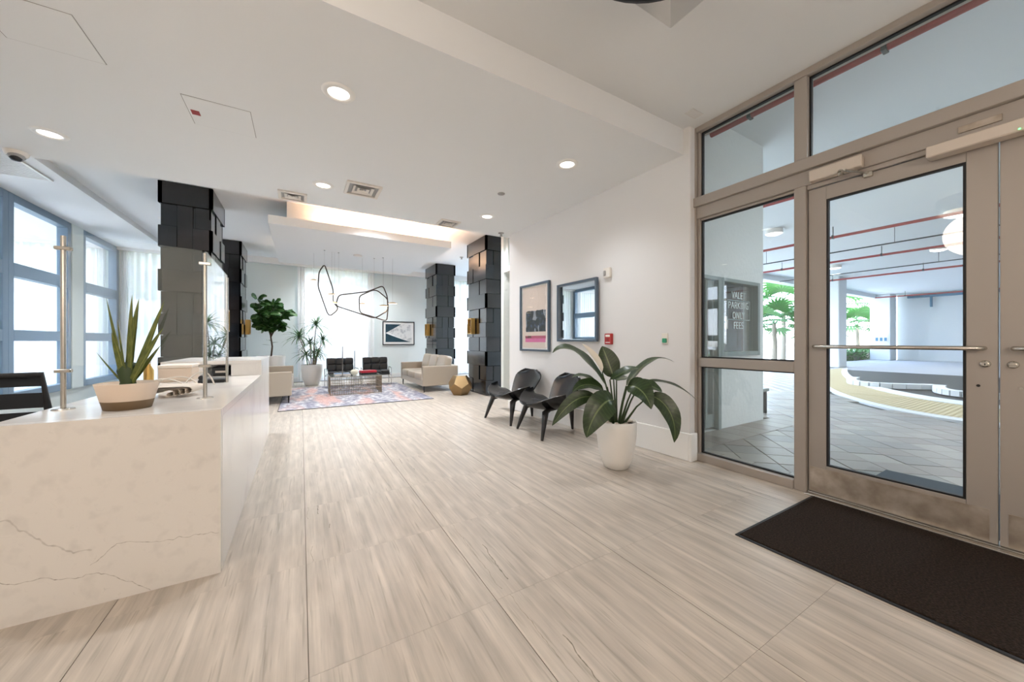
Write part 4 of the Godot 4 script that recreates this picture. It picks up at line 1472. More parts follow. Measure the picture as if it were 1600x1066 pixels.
# ---------- reception desk ----------
func desk_area() -> void:
	var st: SurfaceTool
	var t := thing("reception_desk", "long white marble reception desk with a raised far end", "desk", V(-0.74, 0, 4.0))
	var x0 := -1.137
	var x1 := -0.357
	st = S()
	bx(st, x0, x1 - 0.001, 0.0, 0.8445, 2.367, 2.405)
	uvquad(st, [V(x0, 0, 2.365), V(x0, 0.845, 2.365), V(x1, 0.845, 2.365), V(x1, 0, 2.365)], [Vector2(0, 1), Vector2(0, 0), Vector2(1, 0), Vector2(1, 1)])
	wobj("end_panel", st, M.marble_end, t)
	st = S()
	bx(st, x1 - 0.04, x1, 0, 0.805, 2.406, 4.58)
	bx(st, x1 - 0.04, x1, 0, 1.0, 4.581, 5.64)
	wobj("side_panel", st, M.marble, t)
	st = S()
	bx(st, x0, x1, 0.805, 0.845, 2.406, 4.62, 0.001)
	wobj("countertop", st, M.marble, t)
	st = S()
	bx(st, x0, x1 - 0.041, 0.965, 1.0, 4.582, 5.64)
	wobj("raised_top", st, M.marble, t)
	st = S()
	bx(st, -0.61, x1 - 0.041, 0.846, 0.964, 4.582, 4.62)
	bx(st, x0, -0.80, 0.846, 0.964, 4.582, 4.62)
	bx(st, x0, -0.4, 0.0, 0.964, 5.6, 5.64)
	bx(st, x0, -0.4, 0.80, 0.843, 4.621, 5.6)
	wobj("raised_box", st, M.marble, t)
	st = S()
	bx(st, x0 + 0.02, x0 + 0.05, 0.0, 0.80, 2.41, 5.6)
	wobj("inner_panel", st, M.wall_cool, t)
	# glass guards on slim posts
	var g := thing("sneeze_guard", "glass counter guard across the desk on two steel posts", "glass screen", V(-0.78, 0.845, 2.84))
	for a in [[-1.06, 2.78], [-0.512, 2.885]]:
		st = S()
		tube(st, [V(a[0], 0.845, a[1]), V(a[0], 1.745, a[1])], 0.0105, 14)
		var p := wobj("post", st, M.steel, g)
		st = S()
		lathe(st, V(a[0], 0.845, a[1]), [Vector2(0.0, 0.006), Vector2(0.04, 0.005), Vector2(0.042, 0.0)], 20)
		for y in [1.045, 1.68]: bx(st, a[0] - 0.03, a[0] + 0.03, y - 0.009, y + 0.009, a[1] - 0.014, a[1] + 0.014, 0.003)
		st.generate_normals()
		mi("clamp", st.commit(), M.steel, p)
	st = S()
	pane_wall(st, Vector2(-1.045, 2.783), Vector2(-0.526, 2.882), 1.07, 1.76, 0.008)
	wobj("glass_pane", st, M.pane, g)
	var g2 := thing("sneeze_guard", "glass counter guard along the visitors' side of the desk", "glass screen", V(-0.52, 0.845, 3.4))
	st = S()
	pane_wall(st, Vector2(-0.512, 2.9), Vector2(-0.545, 3.87), 1.07, 1.76, 0.008)
	wobj("glass_pane", st, M.pane, g2)
	st = S()
	tube(st, [V(-0.547, 0.845, 3.9), V(-0.547, 1.745, 3.9)], 0.0105, 14)
	wobj("post", st, M.steel, g2)
	# plant pot
	var p := thing("desk_planter", "small tapered two-tone planter with strappy plant on the desk", "potted plant", V(-0.786, 0.845, 2.66))
	st = S()
	lathe(st, Vector3.ZERO, [Vector2(0.0, 0.001), Vector2(0.09, 0.001), Vector2(0.101, 0.046)], 40)
	obj("pot_base", st, M.pot_olive, p)
	st = S()
	lathe(st, Vector3.ZERO, [Vector2(0.101, 0.046), Vector2(0.122, 0.135), Vector2(0.116, 0.137), Vector2(0.108, 0.115), Vector2(0.0, 0.11)], 40)
	obj("pot", st, M.pot_tan, p)
	# px offsets from the pot's mouth, 296 px to the metre, third number towards the eye
	var right := Vector3(cos(atan(330.0 / 560.0)), 0, sin(atan(330.0 / 560.0)))
	var toward := Vector3(-right.z, 0, right.x)
	var base := Vector3(0, 0.13, 0)
	for a in [[-17, 132, 0.05, -6, 60, 0.034], [8, 134, -0.03, 2, 60, 0.036], [16, 138, 0.03, 8, 70, 0.026], [42, 130, -0.05, 22, 50, 0.032], [69, 86, 0.05, 26, 32, 0.034], [-33, 102, -0.05, -12, 42, 0.022], [23, 96, 0.06, 14, 40, 0.022], [-22, 50, 0.08, -8, 16, 0.02], [28, 60, -0.08, 12, 20, 0.026], [-10, 90, -0.08, -6, 40, 0.03], [4, 80, 0.09, 2, 36, 0.036]]:
		st = S()
		var tip: Vector3 = base + (right * a[0] + Vector3.UP * a[1]) / 296.0 + toward * a[2]
		var mid: Vector3 = base + (right * a[3] + Vector3.UP * a[4]) / 296.0 + toward * a[2] * 0.4
		blade(st, [base + (right * a[3] + toward * a[2] * 100.0) / 1200.0, mid, tip], a[5], (toward + right * 0.3 * signf(a[0])).normalized(), 0.5, 1, 8)
		obj("leaf", st, M.leaf_bromeliad, p)
	st = S()
	lathe(st, Vector3(0, 0.11, 0), [Vector2(0.036, 0.0), Vector2(0.03, 0.03), Vector2(0.042, 0.09), Vector2(0.03, 0.13), Vector2(0, 0.135)], 14)
	obj("stem", st, M.stem_green, p)
	# curled sheets on the counter
	var r := thing("paper_stack", "bundle of large curled paper sheets lying on the counter", "paper", V(-0.72, 0.845, 3.05))
	for k in 4:
		var gr := []
		var pts := []
		var x_end := -0.615 - k * 0.028
		pts.append(Vector2(-0.93, 0.852 + (3 - k) * 0.010))
		pts.append(Vector2(-0.80, 0.873 + (3 - k) * 0.013))
		pts.append(Vector2(x_end - 0.03, 0.886 + (3 - k) * 0.009))
		var cc := Vector2(x_end, 0.872 + (3 - k) * 0.005)
		var rad := 0.024
		for q in 13:
			var an := PI * 0.6 - q * PI * 1.75 / 12.0
			pts.append(cc + Vector2(cos(an), sin(an)) * (rad - q * 0.0011))
		for d in [2.985, 3.06, 3.14, 3.2]:
			var row := []
			for q in pts: row.append(V(q.x + (d - 2.985) * 0.1, maxf(q.y, 0.848), d))
			gr.append(row)
		st = S()
		shell(st, gr, 0.0015)
		wobj("sheet", st, M.paper, r)
	# cables and devices
	var cb := thing("cable_tangle", "tangle of pale cables on top of the counter", "cable", V(-0.75, 0.845, 3.4))
	for a in [[[-0.95, 3.5], [-0.8, 3.3], [-0.7, 3.55], [-0.62, 3.35], 0.12], [[-0.72, 3.25], [-0.66, 3.5], [-0.58, 3.35], [-0.6, 3.7], 0.16], [[-1.0, 3.8], [-0.9, 3.4], [-0.85, 3.7], [-0.7, 3.45], 0.09]]:
		st = S()
		var pts := []
		for q in 19:
			var v := bez([V(a[0][0], 0.853, a[0][1]), V(a[1][0], 0.853 + a[4], a[1][1]), V(a[2][0], 0.853 + a[4], a[2][1]), V(a[3][0], 0.853, a[3][1])], q / 18.0)
			pts.append(v)
		tube(st, pts, 0.0055, 8)
		wobj("cable", st, M.cable, cb)
	t = thing("desk_phone", "black desk telephone beside the glass guard post", "telephone", V(-0.64, 0.845, 3.98))
	st = S()
	bx(st, -0.10, 0.08, 0.0, 0.03, -0.08, 0.10, 0.006)
	obj("base", st, M.black_plastic, t)
	st = S()
	tube(st, [Vector3(-0.08, 0.045, -0.07), Vector3(-0.08, 0.055, 0.0), Vector3(-0.08, 0.045, 0.07)], [0.02, 0.014, 0.02], 10)
	obj("handset", st, M.black_plastic, t)
	t = thing("label_printer", "small black printer in the cubby of the raised desk end", "printer", V(-0.7, 0.845, 4.8))
	st = S()
	bx(st, -0.08, 0.07, 0.0, 0.09, -0.12, 0.12, 0.01)
	obj("body", st, M.black_plastic, t)
	st = S()
	bx(st, -0.05, 0.04, 0.03, 0.05, -0.127, -0.12)
	obj("slot", st, M.white_plastic, t)
	# monitor-height box on staff side
	t = thing("file_box", "pale document box standing on the counter behind the plant", "box", V(-0.93, 0.845, 4.3))
	st = S()
	bx(st, -0.12, 0.10, 0.0, 0.12, -0.14, 0.14, 0.004)
	obj("body", st, M.pot_tan, t)
	st = S()
	bx(st, -0.125, 0.105, 0.12, 0.145, -0.145, 0.145, 0.004)
	obj("lid", st, M.paper, t)
	t = thing("water_bottle", "small pale bottle on the counter next to the document box", "bottle", V(-1.05, 0.845, 3.95))
	st = S()
	lathe(st, Vector3.ZERO, [Vector2(0.0, 0.0), Vector2(0.03, 0.002), Vector2(0.032, 0.12), Vector2(0.014, 0.16), Vector2(0.014, 0.185), Vector2(0, 0.187)], 18)
	obj("body", st, M.brass, t)
	st = S()
	lathe(st, Vector3(0, 0.187, 0), [Vector2(0.016, -0.015), Vector2(0.016, 0.012), Vector2(0, 0.013)], 14)
	obj("cap", st, M.white_plastic, t)
	# office chair
	t = thing("office_chair", "black office chair with slatted mesh back behind the desk", "chair", V(-1.56, 0, 3.32), 0.12)
	st = S()
	for e in [[-0.02, 0.18], [0.0, 0.0]]: pass
	var fr := []
	for q in [[-0.25, 0.55], [-0.235, 0.8], [-0.22, 1.0], [0.22, 1.0], [0.235, 0.8], [0.25, 0.55]]: fr.append(V(q[0], q[1], -0.02 - (q[1] - 0.55) * 0.12))
	tube(st, fr, 0.016, 10)
	obj("back_frame", st, M.black_plastic, t)
	for q in [[0.93, 0.99, 0.225], [0.80, 0.89, 0.235], [0.60, 0.775, 0.25]]:
		st = S()
		var gg := []
		for i in 3:
			var row := []
			for j in 9:
				var u := (j - 4) / 4.0
				var yy := lerpf(q[0], q[1], i / 2.0)
				row.append(V(u * q[2], yy, -0.02 - (yy - 0.55) * 0.12 + 0.03 * (1.0 - u * u)))
			gg.append(row)
		shell(st, gg, 0.006)
		obj("back_slat", st, M.mesh_fabric, t)
	st = S()
	puff(st, V(0, 0.47, 0.22), Vector3(0.25, 0.045, 0.24), 0.4)
	obj("seat", st, M.mesh_fabric, t)
	st = S()
	tube(st, [V(0, 0.43, 0.22), V(0, 0.1, 0.22)], 0.03, 12)
	obj("gas_lift", st, M.black_plastic, t)
	for k in 5:
		st = S()
		var an := TAU * k / 5.0
		tube(st, [V(0, 0.10, 0.22), V(cos(an) * 0.28, 0.065, 0.22 + sin(an) * 0.28)], [0.025, 0.014], 8)
		lathe(st, V(cos(an) * 0.28, 0.03, 0.22 + sin(an) * 0.28), [Vector2(0, -0.03), Vector2(0.022, -0.02), Vector2(0.03, 0), Vector2(0.022, 0.02), Vector2(0, 0.03)], 10)
		obj("base_leg", st, M.black_plastic, t)
	st = S()
	tube(st, [V(0, 0.43, 0.1), V(0, 0.45, -0.03), V(0, 0.62, -0.035)], 0.018, 8)
	obj("back_bracket", st, M.black_plastic, t)

func pane_wall(st: SurfaceTool, a: Vector2, b: Vector2, y0: float, y1: float, th: float) -> void:
	var n := (b - a).orthogonal().normalized() * th / 2
	var c := [a + n, b + n, b - n, a - n]
	var mid := V((a.x + b.x) / 2, (y0 + y1) / 2, (a.y + b.y) / 2)
	for k in 4:
		var p: Vector2 = c[k]
		var q: Vector2 = c[(k + 1) % 4]
		quad_out(st, V(p.x, y0, p.y), V(q.x, y0, q.y), V(q.x, y1, q.y), V(p.x, y1, p.y), mid)
	for y in [y0, y1]: quad_out(st, V(c[0].x, y, c[0].y), V(c[1].x, y, c[1].y), V(c[2].x, y, c[2].y), V(c[3].x, y, c[3].y), mid)

# soft box
func puff(st: SurfaceTool, at: Vector3, half: Vector3, e: float, n := 12) -> void:
	st.set_smooth_group(0)
	var f := func(v: float) -> float: return signf(v) * pow(absf(v), e)
	var rows := []
	for i in n + 1:
		var la := -PI / 2 + PI * i / n
		var row := []
		for j in 2 * n:
			var lo := TAU * j / (2 * n)
			row.append(at + Vector3(half.x * f.call(cos(la)) * f.call(cos(lo)), half.y * f.call(sin(la)), half.z * f.call(cos(la)) * f.call(sin(lo))))
		rows.append(row)
	for i in n:
		for j in 2 * n:
			var k := (j + 1) % (2 * n)
			quad(st, rows[i][j], rows[i][k], rows[i + 1][k], rows[i + 1][j])

# ---------- lounge ----------
func lounge() -> void:
	var st: SurfaceTool
	var t := thing("area_rug", "large faded grey, blue and pink rug under the lounge furniture", "rug", V(1.02, 0, 8.9))
	st = S()
	bx(st, -0.33, 2.37, 0.0005, 0.010, 7.25, 10.6, 0.002)
	uvquad(st, [V(-0.33, 0.0105, 7.25), V(-0.33, 0.0105, 10.6), V(2.37, 0.0105, 10.6), V(2.37, 0.0105, 7.25)], [Vector2(0, 0), Vector2(0, 1), Vector2(0.8, 1), Vector2(0.8, 0)])
	wobj("pile", st, M.rug, t)
	st = S()
	for e in [[-0.34, 2.38, 7.235, 7.25], [-0.34, 2.38, 10.6, 10.615], [-0.34, -0.33, 7.25, 10.6], [2.37, 2.38, 7.25, 10.6]]: bx(st, e[0], e[1], 0.0005, 0.009, e[2], e[3])
	wobj("bound_edge", st, M.book_black, t)
	coffee_table()
	# sofas, facing each other
	var s := sofa()
	s.position = V(2.42, 0, 9.21)
	s.set_meta("label", "pale greige leather sofa in front of the dark column")
	copy(s, V(-0.15, 0, 9.1), PI, "greige leather sofa with its back to the reception desk")
	# tufted chairs
	var c := tufted_chair()
	c.position = V(0.93, 0.0105, 10.45)
	c.rotation.y = 0.05
	c.set_meta("label", "black tufted leather chair behind the candlesticks")
	copy(c, V(1.80, 0.0105, 10.5), -0.08, "black tufted leather chair behind the red book")
	# faceted stool
	st = S()
	dodeca(st, V(3.077, 0.215, 7.5), 0.27)
	one("faceted_stool", st, M.gold_facet, "bronze faceted dodecahedron stool beside the dark column", "stool")
	# photograph on the far wall
	var im := Image.create(256, 176, false, Image.FORMAT_RGB8)
	var nz := noise_bytes(95, 0.02, 256, 176, 1, 4)
	for py in 176:
		for px in 256:
			var u := px / 255.0
			var v := py / 175.0
			var n := nz[py * 256 + px] / 255.0
			var c0 := C(222, 222, 220).lerp(C(176, 178, 180), clampf((n - 0.5) * 2.5, 0.0, 1.0))
			if v < 0.5 and u < 0.58 - v * 1.16: c0 = C(22, 52, 66).lerp(C(30, 66, 80), n)
			elif v >= 0.5 and u < (v - 0.5) * 1.6 * (1.0 + 0.4 * (v - 0.5)): c0 = C(22, 52, 66).lerp(C(34, 74, 88), n)
			elif v >= 0.42 and u < (v - 0.5) * 1.6 + 0.12: c0 = C(238, 240, 240)
			im.set_pixel(px, py, c0)
	var pm := mat("print_beach", Color.WHITE, 0.7)
	pm.albedo_texture = ImageTexture.create_from_image(im)
	t = thing("framed_photograph", "black-framed teal and white beach photograph on the far wall", "picture", V(2.82, 1.07, 12.25))
	for e in [["frame_side", -0.52, -0.495, 0.0, 0.78], ["frame_side", 0.495, 0.52, 0.0, 0.78], ["frame_bar", -0.495, 0.495, 0.0, 0.025], ["frame_bar", -0.495, 0.495, 0.755, 0.78]]:
		st = S()
		bx(st, e[1], e[2], e[3], e[4], -0.035, -0.001, 0.002)
		obj(e[0], st, M.frame_black, t)
	st = S()
	bx(st, -0.495, 0.495, 0.025, 0.755, -0.015, -0.002)
	obj("mount", st, M.white_gloss, t)
	st = S()
	bx(st, -0.425, 0.425, 0.095, 0.685, -0.016, -0.015)
	uvquad(st, [V(-0.425, 0.095, -0.017), V(-0.425, 0.685, -0.017), V(0.425, 0.685, -0.017), V(0.425, 0.095, -0.017)], [Vector2(0, 1), Vector2(0, 0), Vector2(1, 0), Vector2(1, 1)])
	obj("print", st, pm, t)
	pendant()

func coffee_table() -> void:
	var t := thing("wire_coffee_table", "low coffee table of close bronze rods with a glass top", "table", V(1.085, 0.0105, 9.05))
	var x0 := -0.53
	var x1 := 0.53
	var d0 := -0.36
	var d1 := 0.36
	var st := S()
	tube(st, [Vector3(0, 0, 0), Vector3(0, 0.40, 0)], 0.005, 6)
	st.generate_normals()
	var rod := st.commit()
	for k in 31:
		var x := x0 + (x1 - x0) * k / 30.0
		for d in [d0, d1]: mi("rod", rod, M.table_metal, t, V(x, 0, d))
	for k in range(1, 20):
		var d := d0 + (d1 - d0) * k / 20.0
		for x in [x0, x1]: mi("rod", rod, M.table_metal, t, V(x, 0, d))
	for y in [0.012, 0.14, 0.26, 0.395]:
		st = S()
		var p := [V(x0, y, d0), V(x1, y, d0), V(x1, y, d1), V(x0, y, d1)]
		for k in 4: tube(st, [p[k], p[(k + 1) % 4]], 0.006, 6)
		obj("rail", st, M.table_metal, t)
	st = S()
	bx(st, x0 - 0.005, x1 + 0.005, 0.40, 0.41, d0 - 0.005, d1 + 0.005, 0.002)
	obj("glass_top", st, M.table_glass, t)
	var y := 0.4205
	# what lies on it
	t = thing("art_book", "large blue patterned book lying flat on the coffee table", "book", V(0.82, y, 9.08))
	st = S()
	bx(st, -0.16, 0.16, 0.004, 0.03, -0.2, 0.2)
	obj("pages", st, M.paper, t)
	st = S()
	bx(st, -0.165, 0.165, 0.0, 0.004, -0.205, 0.205)
	bx(st, -0.165, 0.165, 0.03, 0.034, -0.205, 0.205)
	obj("cover", st, M.blue_book, t)
	for a in [[M.book_black, 0.0, "wide black book under the red book on the coffee table"], [M.book_red, 0.045, "thick red book on top of the black book"]]:
		t = thing("coffee_book", a[2], "book", V(1.36, y + a[1], 8.98), 0.08, "books on the coffee table")
		st = S()
		bx(st, -0.17, 0.17, 0.005, 0.04, -0.11, 0.11)
		obj("pages", st, a[0] if a[1] > 0 else M.book_black, t)
		st = S()
		bx(st, -0.175, 0.175, 0.0, 0.005, -0.118, 0.118)
		bx(st, -0.175, 0.175, 0.04, 0.045, -0.118, 0.118)
		obj("cover", st, a[0], t)
	t = thing("ceramic_vase", "small round speckled ceramic vase between the books", "vase", V(1.06, y, 8.92))
	st = S()
	lathe(st, Vector3.ZERO, [Vector2(0.03, 0.0), Vector2(0.07, 0.02), Vector2(0.085, 0.065), Vector2(0.07, 0.11), Vector2(0.03, 0.13), Vector2(0.026, 0.126), Vector2(0.06, 0.1), Vector2(0.0, 0.02)], 24)
	obj("body", st, M.ceramic, t)
	for a in [[0.80, 8.78, 0.66, "taller slim grey candlestick on the coffee table"], [1.10, 9.22, 0.55, "shorter slim grey candlestick on the coffee table"]]:
		t = thing("candlestick", a[3], "candlestick", V(a[0], y, a[1]), 0.0, "slim candlesticks")
		st = S()
		lathe(st, Vector3.ZERO, [Vector2(0.0, 0.0), Vector2(0.045, 0.0), Vector2(0.045, 0.008), Vector2(0.012, 0.012), Vector2(0.009, a[2] * 0.55), Vector2(0.014, a[2] * 0.56), Vector2(0, a[2] * 0.56)], 16)
		obj("holder", st, M.candle_grey, t)
		st = S()
		tube(st, [Vector3(0, a[2] * 0.55, 0), Vector3(0, a[2], 0)], [0.011, 0.009], 10)
		obj("candle", st, M.candle_grey, t)

# origin at the front middle of the sofa on the floor; it faces -x
func sofa() -> Node3D:
	var t := thing("leather_sofa", "", "sofa", Vector3.ZERO, 0.0, "facing leather sofas")
	var st: SurfaceTool
	for s in [-1, 1]:
		st = S()
		bx(st, 0.0, 0.88, 0.15, 0.61, s * 0.94, s * 1.04, 0.012)
		obj("armrest", st, M.greige_leather, t)
	st = S()
	bx(st, 0.01, 0.86, 0.15, 0.28, -0.94, 0.94, 0.01)
	obj("base", st, M.greige_leather, t)
	st = S()
	bx(st, 0.76, 0.88, 0.15, 0.62, -0.94, 0.94, 0.015)
	obj("back_frame", st, M.greige_leather, t)
	for k in 3:
		var d := -0.625 + k * 0.625
		st = S()
		puff(st, V(0.36, 0.355, d), Vector3(0.37, 0.085, 0.31), 0.22)
		obj("seat_cushion", st, M.greige_leather, t)
		st = S()
		puff(st, V(0.0, 0.0, 0.0), Vector3(0.10, 0.22, 0.31), 0.34)
		st.generate_normals()
		var o := mi("back_cushion", st.commit(), M.greige_leather, t, V(0.66, 0.62, d))
		o.rotation.z = -0.22
	for a in [[0.05, -0.98], [0.05, 0.98], [0.82, -0.98], [0.82, 0.98]]:
		st = S()
		tube(st, [V(a[0], 0.155, a[1]), V(a[0], 0.0, a[1] * 1.01)], [0.018, 0.009], 10)
		obj("leg", st, M.black_wood, t)
	return t

# faces the camera side (-d)
func tufted_chair() -> Node3D:
	var t := thing("tufted_chair", "", "chair", Vector3.ZERO, 0.0, "black tufted chairs")
	var st := S()
	bx(st, -0.33, 0.33, 0.27, 0.33, -0.30, 0.30, 0.012)
	obj("seat_base", st, M.black_leather, t)
	for i in 3:
		for j in 3:
			st = S()
			puff(st, V(-0.22 + i * 0.22, 0.35, -0.2 + j * 0.2), Vector3(0.112, 0.045, 0.102), 0.45, 8)
			obj("seat_tuft", st, M.black_leather, t)
	var bk := Node3D.new()
	bk.name = "backrest"
	t.add_child(bk)
	bk.position = V(0, 0.37, 0.24)
	bk.rotation.x = -0.22
	st = S()
	bx(st, -0.33, 0.33, 0.0, 0.36, -0.03, 0.03, 0.012)
	obj("back_board", st, M.black_leather, bk)
	for i in 3:
		for j in 2:
			st = S()
			puff(st, V(-0.22 + i * 0.22, 0.095 + j * 0.175, -0.035), Vector3(0.113, 0.092, 0.038), 0.45, 8)
			obj("back_tuft", st, M.black_leather, bk)
	for s in [-1, 1]:
		st = S()
		var x: float = s * 0.37
		var y := 0.0
		tube(st, [V(x, 0.0, -0.30), V(x, 0.44, -0.30), V(x, 0.46, -0.28), V(x, 0.46, 0.26), V(x, 0.44, 0.28), V(x, 0.0, 0.28)], 0.011, 8)
		tube(st, [V(x, 0.3, -0.30), V(x, 0.3, 0.28)], 0.009, 8)
		obj("side_frame", st, M.chrome, t)
	for d in [-0.2, 0.2]:
		st = S()
		tube(st, [V(-0.37, 0.265, d), V(0.37, 0.265, d)], 0.009, 8)
		obj("cross_rail", st, M.chrome, t)
	return t

func dodeca(st: SurfaceTool, at: Vector3, r: float) -> void:
	var ph := (1.0 + sqrt(5.0)) / 2.0
	var v := []
	for a in [-1, 1]:
		for b in [-1, 1]:
			for c in [-1, 1]: v.append(Vector3(a, b, c))
			v.append(Vector3(0, a / ph, b * ph))
			v.append(Vector3(a / ph, b * ph, 0))
			v.append(Vector3(a * ph, 0, b / ph))
	# face normals are the icosahedron's corners; turn one of them straight down
	var nrm := []
	for a in [-1, 1]:
		for b in [-1, 1]: nrm.append_array([Vector3(0, a * ph, b), Vector3(a * ph, b, 0), Vector3(b, 0, a * ph)])
	var n0: Vector3 = nrm[0].normalized()
	var turn := Basis(Quaternion(n0, Vector3.DOWN)).rotated(Vector3.UP, 0.35)
	st.set_smooth_group(-1)
	for n in nrm:
		n = n.normalized()
		var f := []
		for p in v:
			if p.dot(n) > 1.35: f.append(p)
		var c := Vector3.ZERO
		for p in f: c += p
		c /= f.size()
		var e1: Vector3 = (f[0] - c).normalized()
		var e2: Vector3 = n.cross(e1)
		f.sort_custom(func(p, q): return atan2((p - c).dot(e2), (p - c).dot(e1)) < atan2((q - c).dot(e2), (q - c).dot(e1)))
		var pts := []
		for p in f: pts.append(at + turn * (p * r / sqrt(3.0)))
		for k in range(1, pts.size() - 1): tri_out(st, pts[0], pts[k], pts[k + 1], at)

func pendant() -> void:
	# three looped bronze lines hung under the floating panel, with small disc lamps
	var t := thing("loop_chandelier", "chandelier of looped bronze tubes with disc lamps above the rug", "chandelier", V(1.057, 3.05, 8.34))
	var st := S()
	lathe(st, V(1.057, 3.03, 8.34), [Vector2(0, 0), Vector2(0.09, 0.0), Vector2(0.09, 0.02)], 24)
	wobj("canopy", st, M.white_plastic, t)
	var loops := [
		[8.25, 0.35, [[215, 185], [318, 490], [318, 655], [375, 712], [368, 752], [285, 830], [250, 800], [140, 475], [152, 290]]],
		[8.3, 0.0, [[382, 560], [740, 492], [945, 398], [1003, 540], [1012, 730], [850, 835], [790, 832], [345, 698]]],
		[8.75, -0.3, [[620, 570], [780, 487], [840, 492], [962, 595], [972, 700], [952, 888], [640, 788], [622, 745]]]]
	for l in loops:
		var pts := []
		for q in l[2]: pts.append(hung(q[0], q[1], l[0], l[1]))
		# rounded corners
		var path := []
		var n := pts.size()
		for i in n:
			var a: Vector3 = pts[i]
			var p: Vector3 = pts[(i + n - 1) % n]
			var q: Vector3 = pts[(i + 1) % n]
			var r0 := minf(0.07, a.distance_to(p) * 0.45)
			var r1 := minf(0.07, a.distance_to(q) * 0.45)
			var s0 := a + (p - a).normalized() * r0
			var s1 := a + (q - a).normalized() * r1
			for k in 6: path.append(bez([s0, a, s1], k / 5.0))
		st = S()
		tube(st, path, 0.0125, 8, true)
		wobj("loop", st, M.dark_bronze, t)
	for q in [[95, 400, 8.6, 0.07], [300, 562, 8.3, 0.08], [335, 668, 8.3, 0.07], [675, 662, 8.6, 0.07], [955, 675, 8.3, 0.095], [1075, 635, 8.3, 0.10]]:
		var p := hung(q[0], q[1], q[2], 0.0)
		st = S()
		lathe(st, p, [Vector2(0.0, 0.03), Vector2(q[3] * 0.5, 0.028), Vector2(q[3], 0.008), Vector2(q[3], 0.0)], 20)
		var d := wobj("disc_lamp", st, M.brass, t)
		st = S()
		lathe(st, p, [Vector2(0.0, -0.006), Vector2(q[3] * 0.97, 0.001)], 20)
		st.generate_normals()
		mi("lens", st.commit(), M.lens_disc, d)
		st = S()
		tube(st, [p + Vector3(0, 0.03, 0), Vector3(p.x, 3.05, p.z)], 0.0015, 5)
		wobj("wire", st, M.sensor_grey, t)
		lamp(t, p - t.position - Vector3(0, 0.02, 0), 0.25, Color(1, 0.9, 0.78), 80.0, 0.06)
	for q in [[215, 190, 8.25, 0.35], [945, 402, 8.3, 0.0], [800, 489, 8.75, -0.3], [382, 562, 8.3, 0.0]]:
		var p := hung(q[0], q[1], q[2], q[3])
		st = S()
		tube(st, [p, Vector3(p.x, 3.05, p.z)], 0.0015, 5)
		lathe(st, Vector3(p.x, 3.045, p.z), [Vector2(0, -0.006), Vector2(0.016, -0.004), Vector2(0.016, 0.005)], 10)
		wobj("wire", st, M.sensor_grey, t)

# a point of the chandelier from a drawing of it (an eighth of a pixel each), in an upright plane at d with a slant
func hung(a: float, b: float, d: float, slant: float) -> Vector3:
	var x := 0.418 + (a - 215.0) * 0.00158
	var y := 2.776 - (b - 185.0) * 0.00164
	x *= d / 8.3
	y = 1.2 + (y - 1.2) * d / 8.3
	return V(x, y, d + (x - 0.48) * slant)

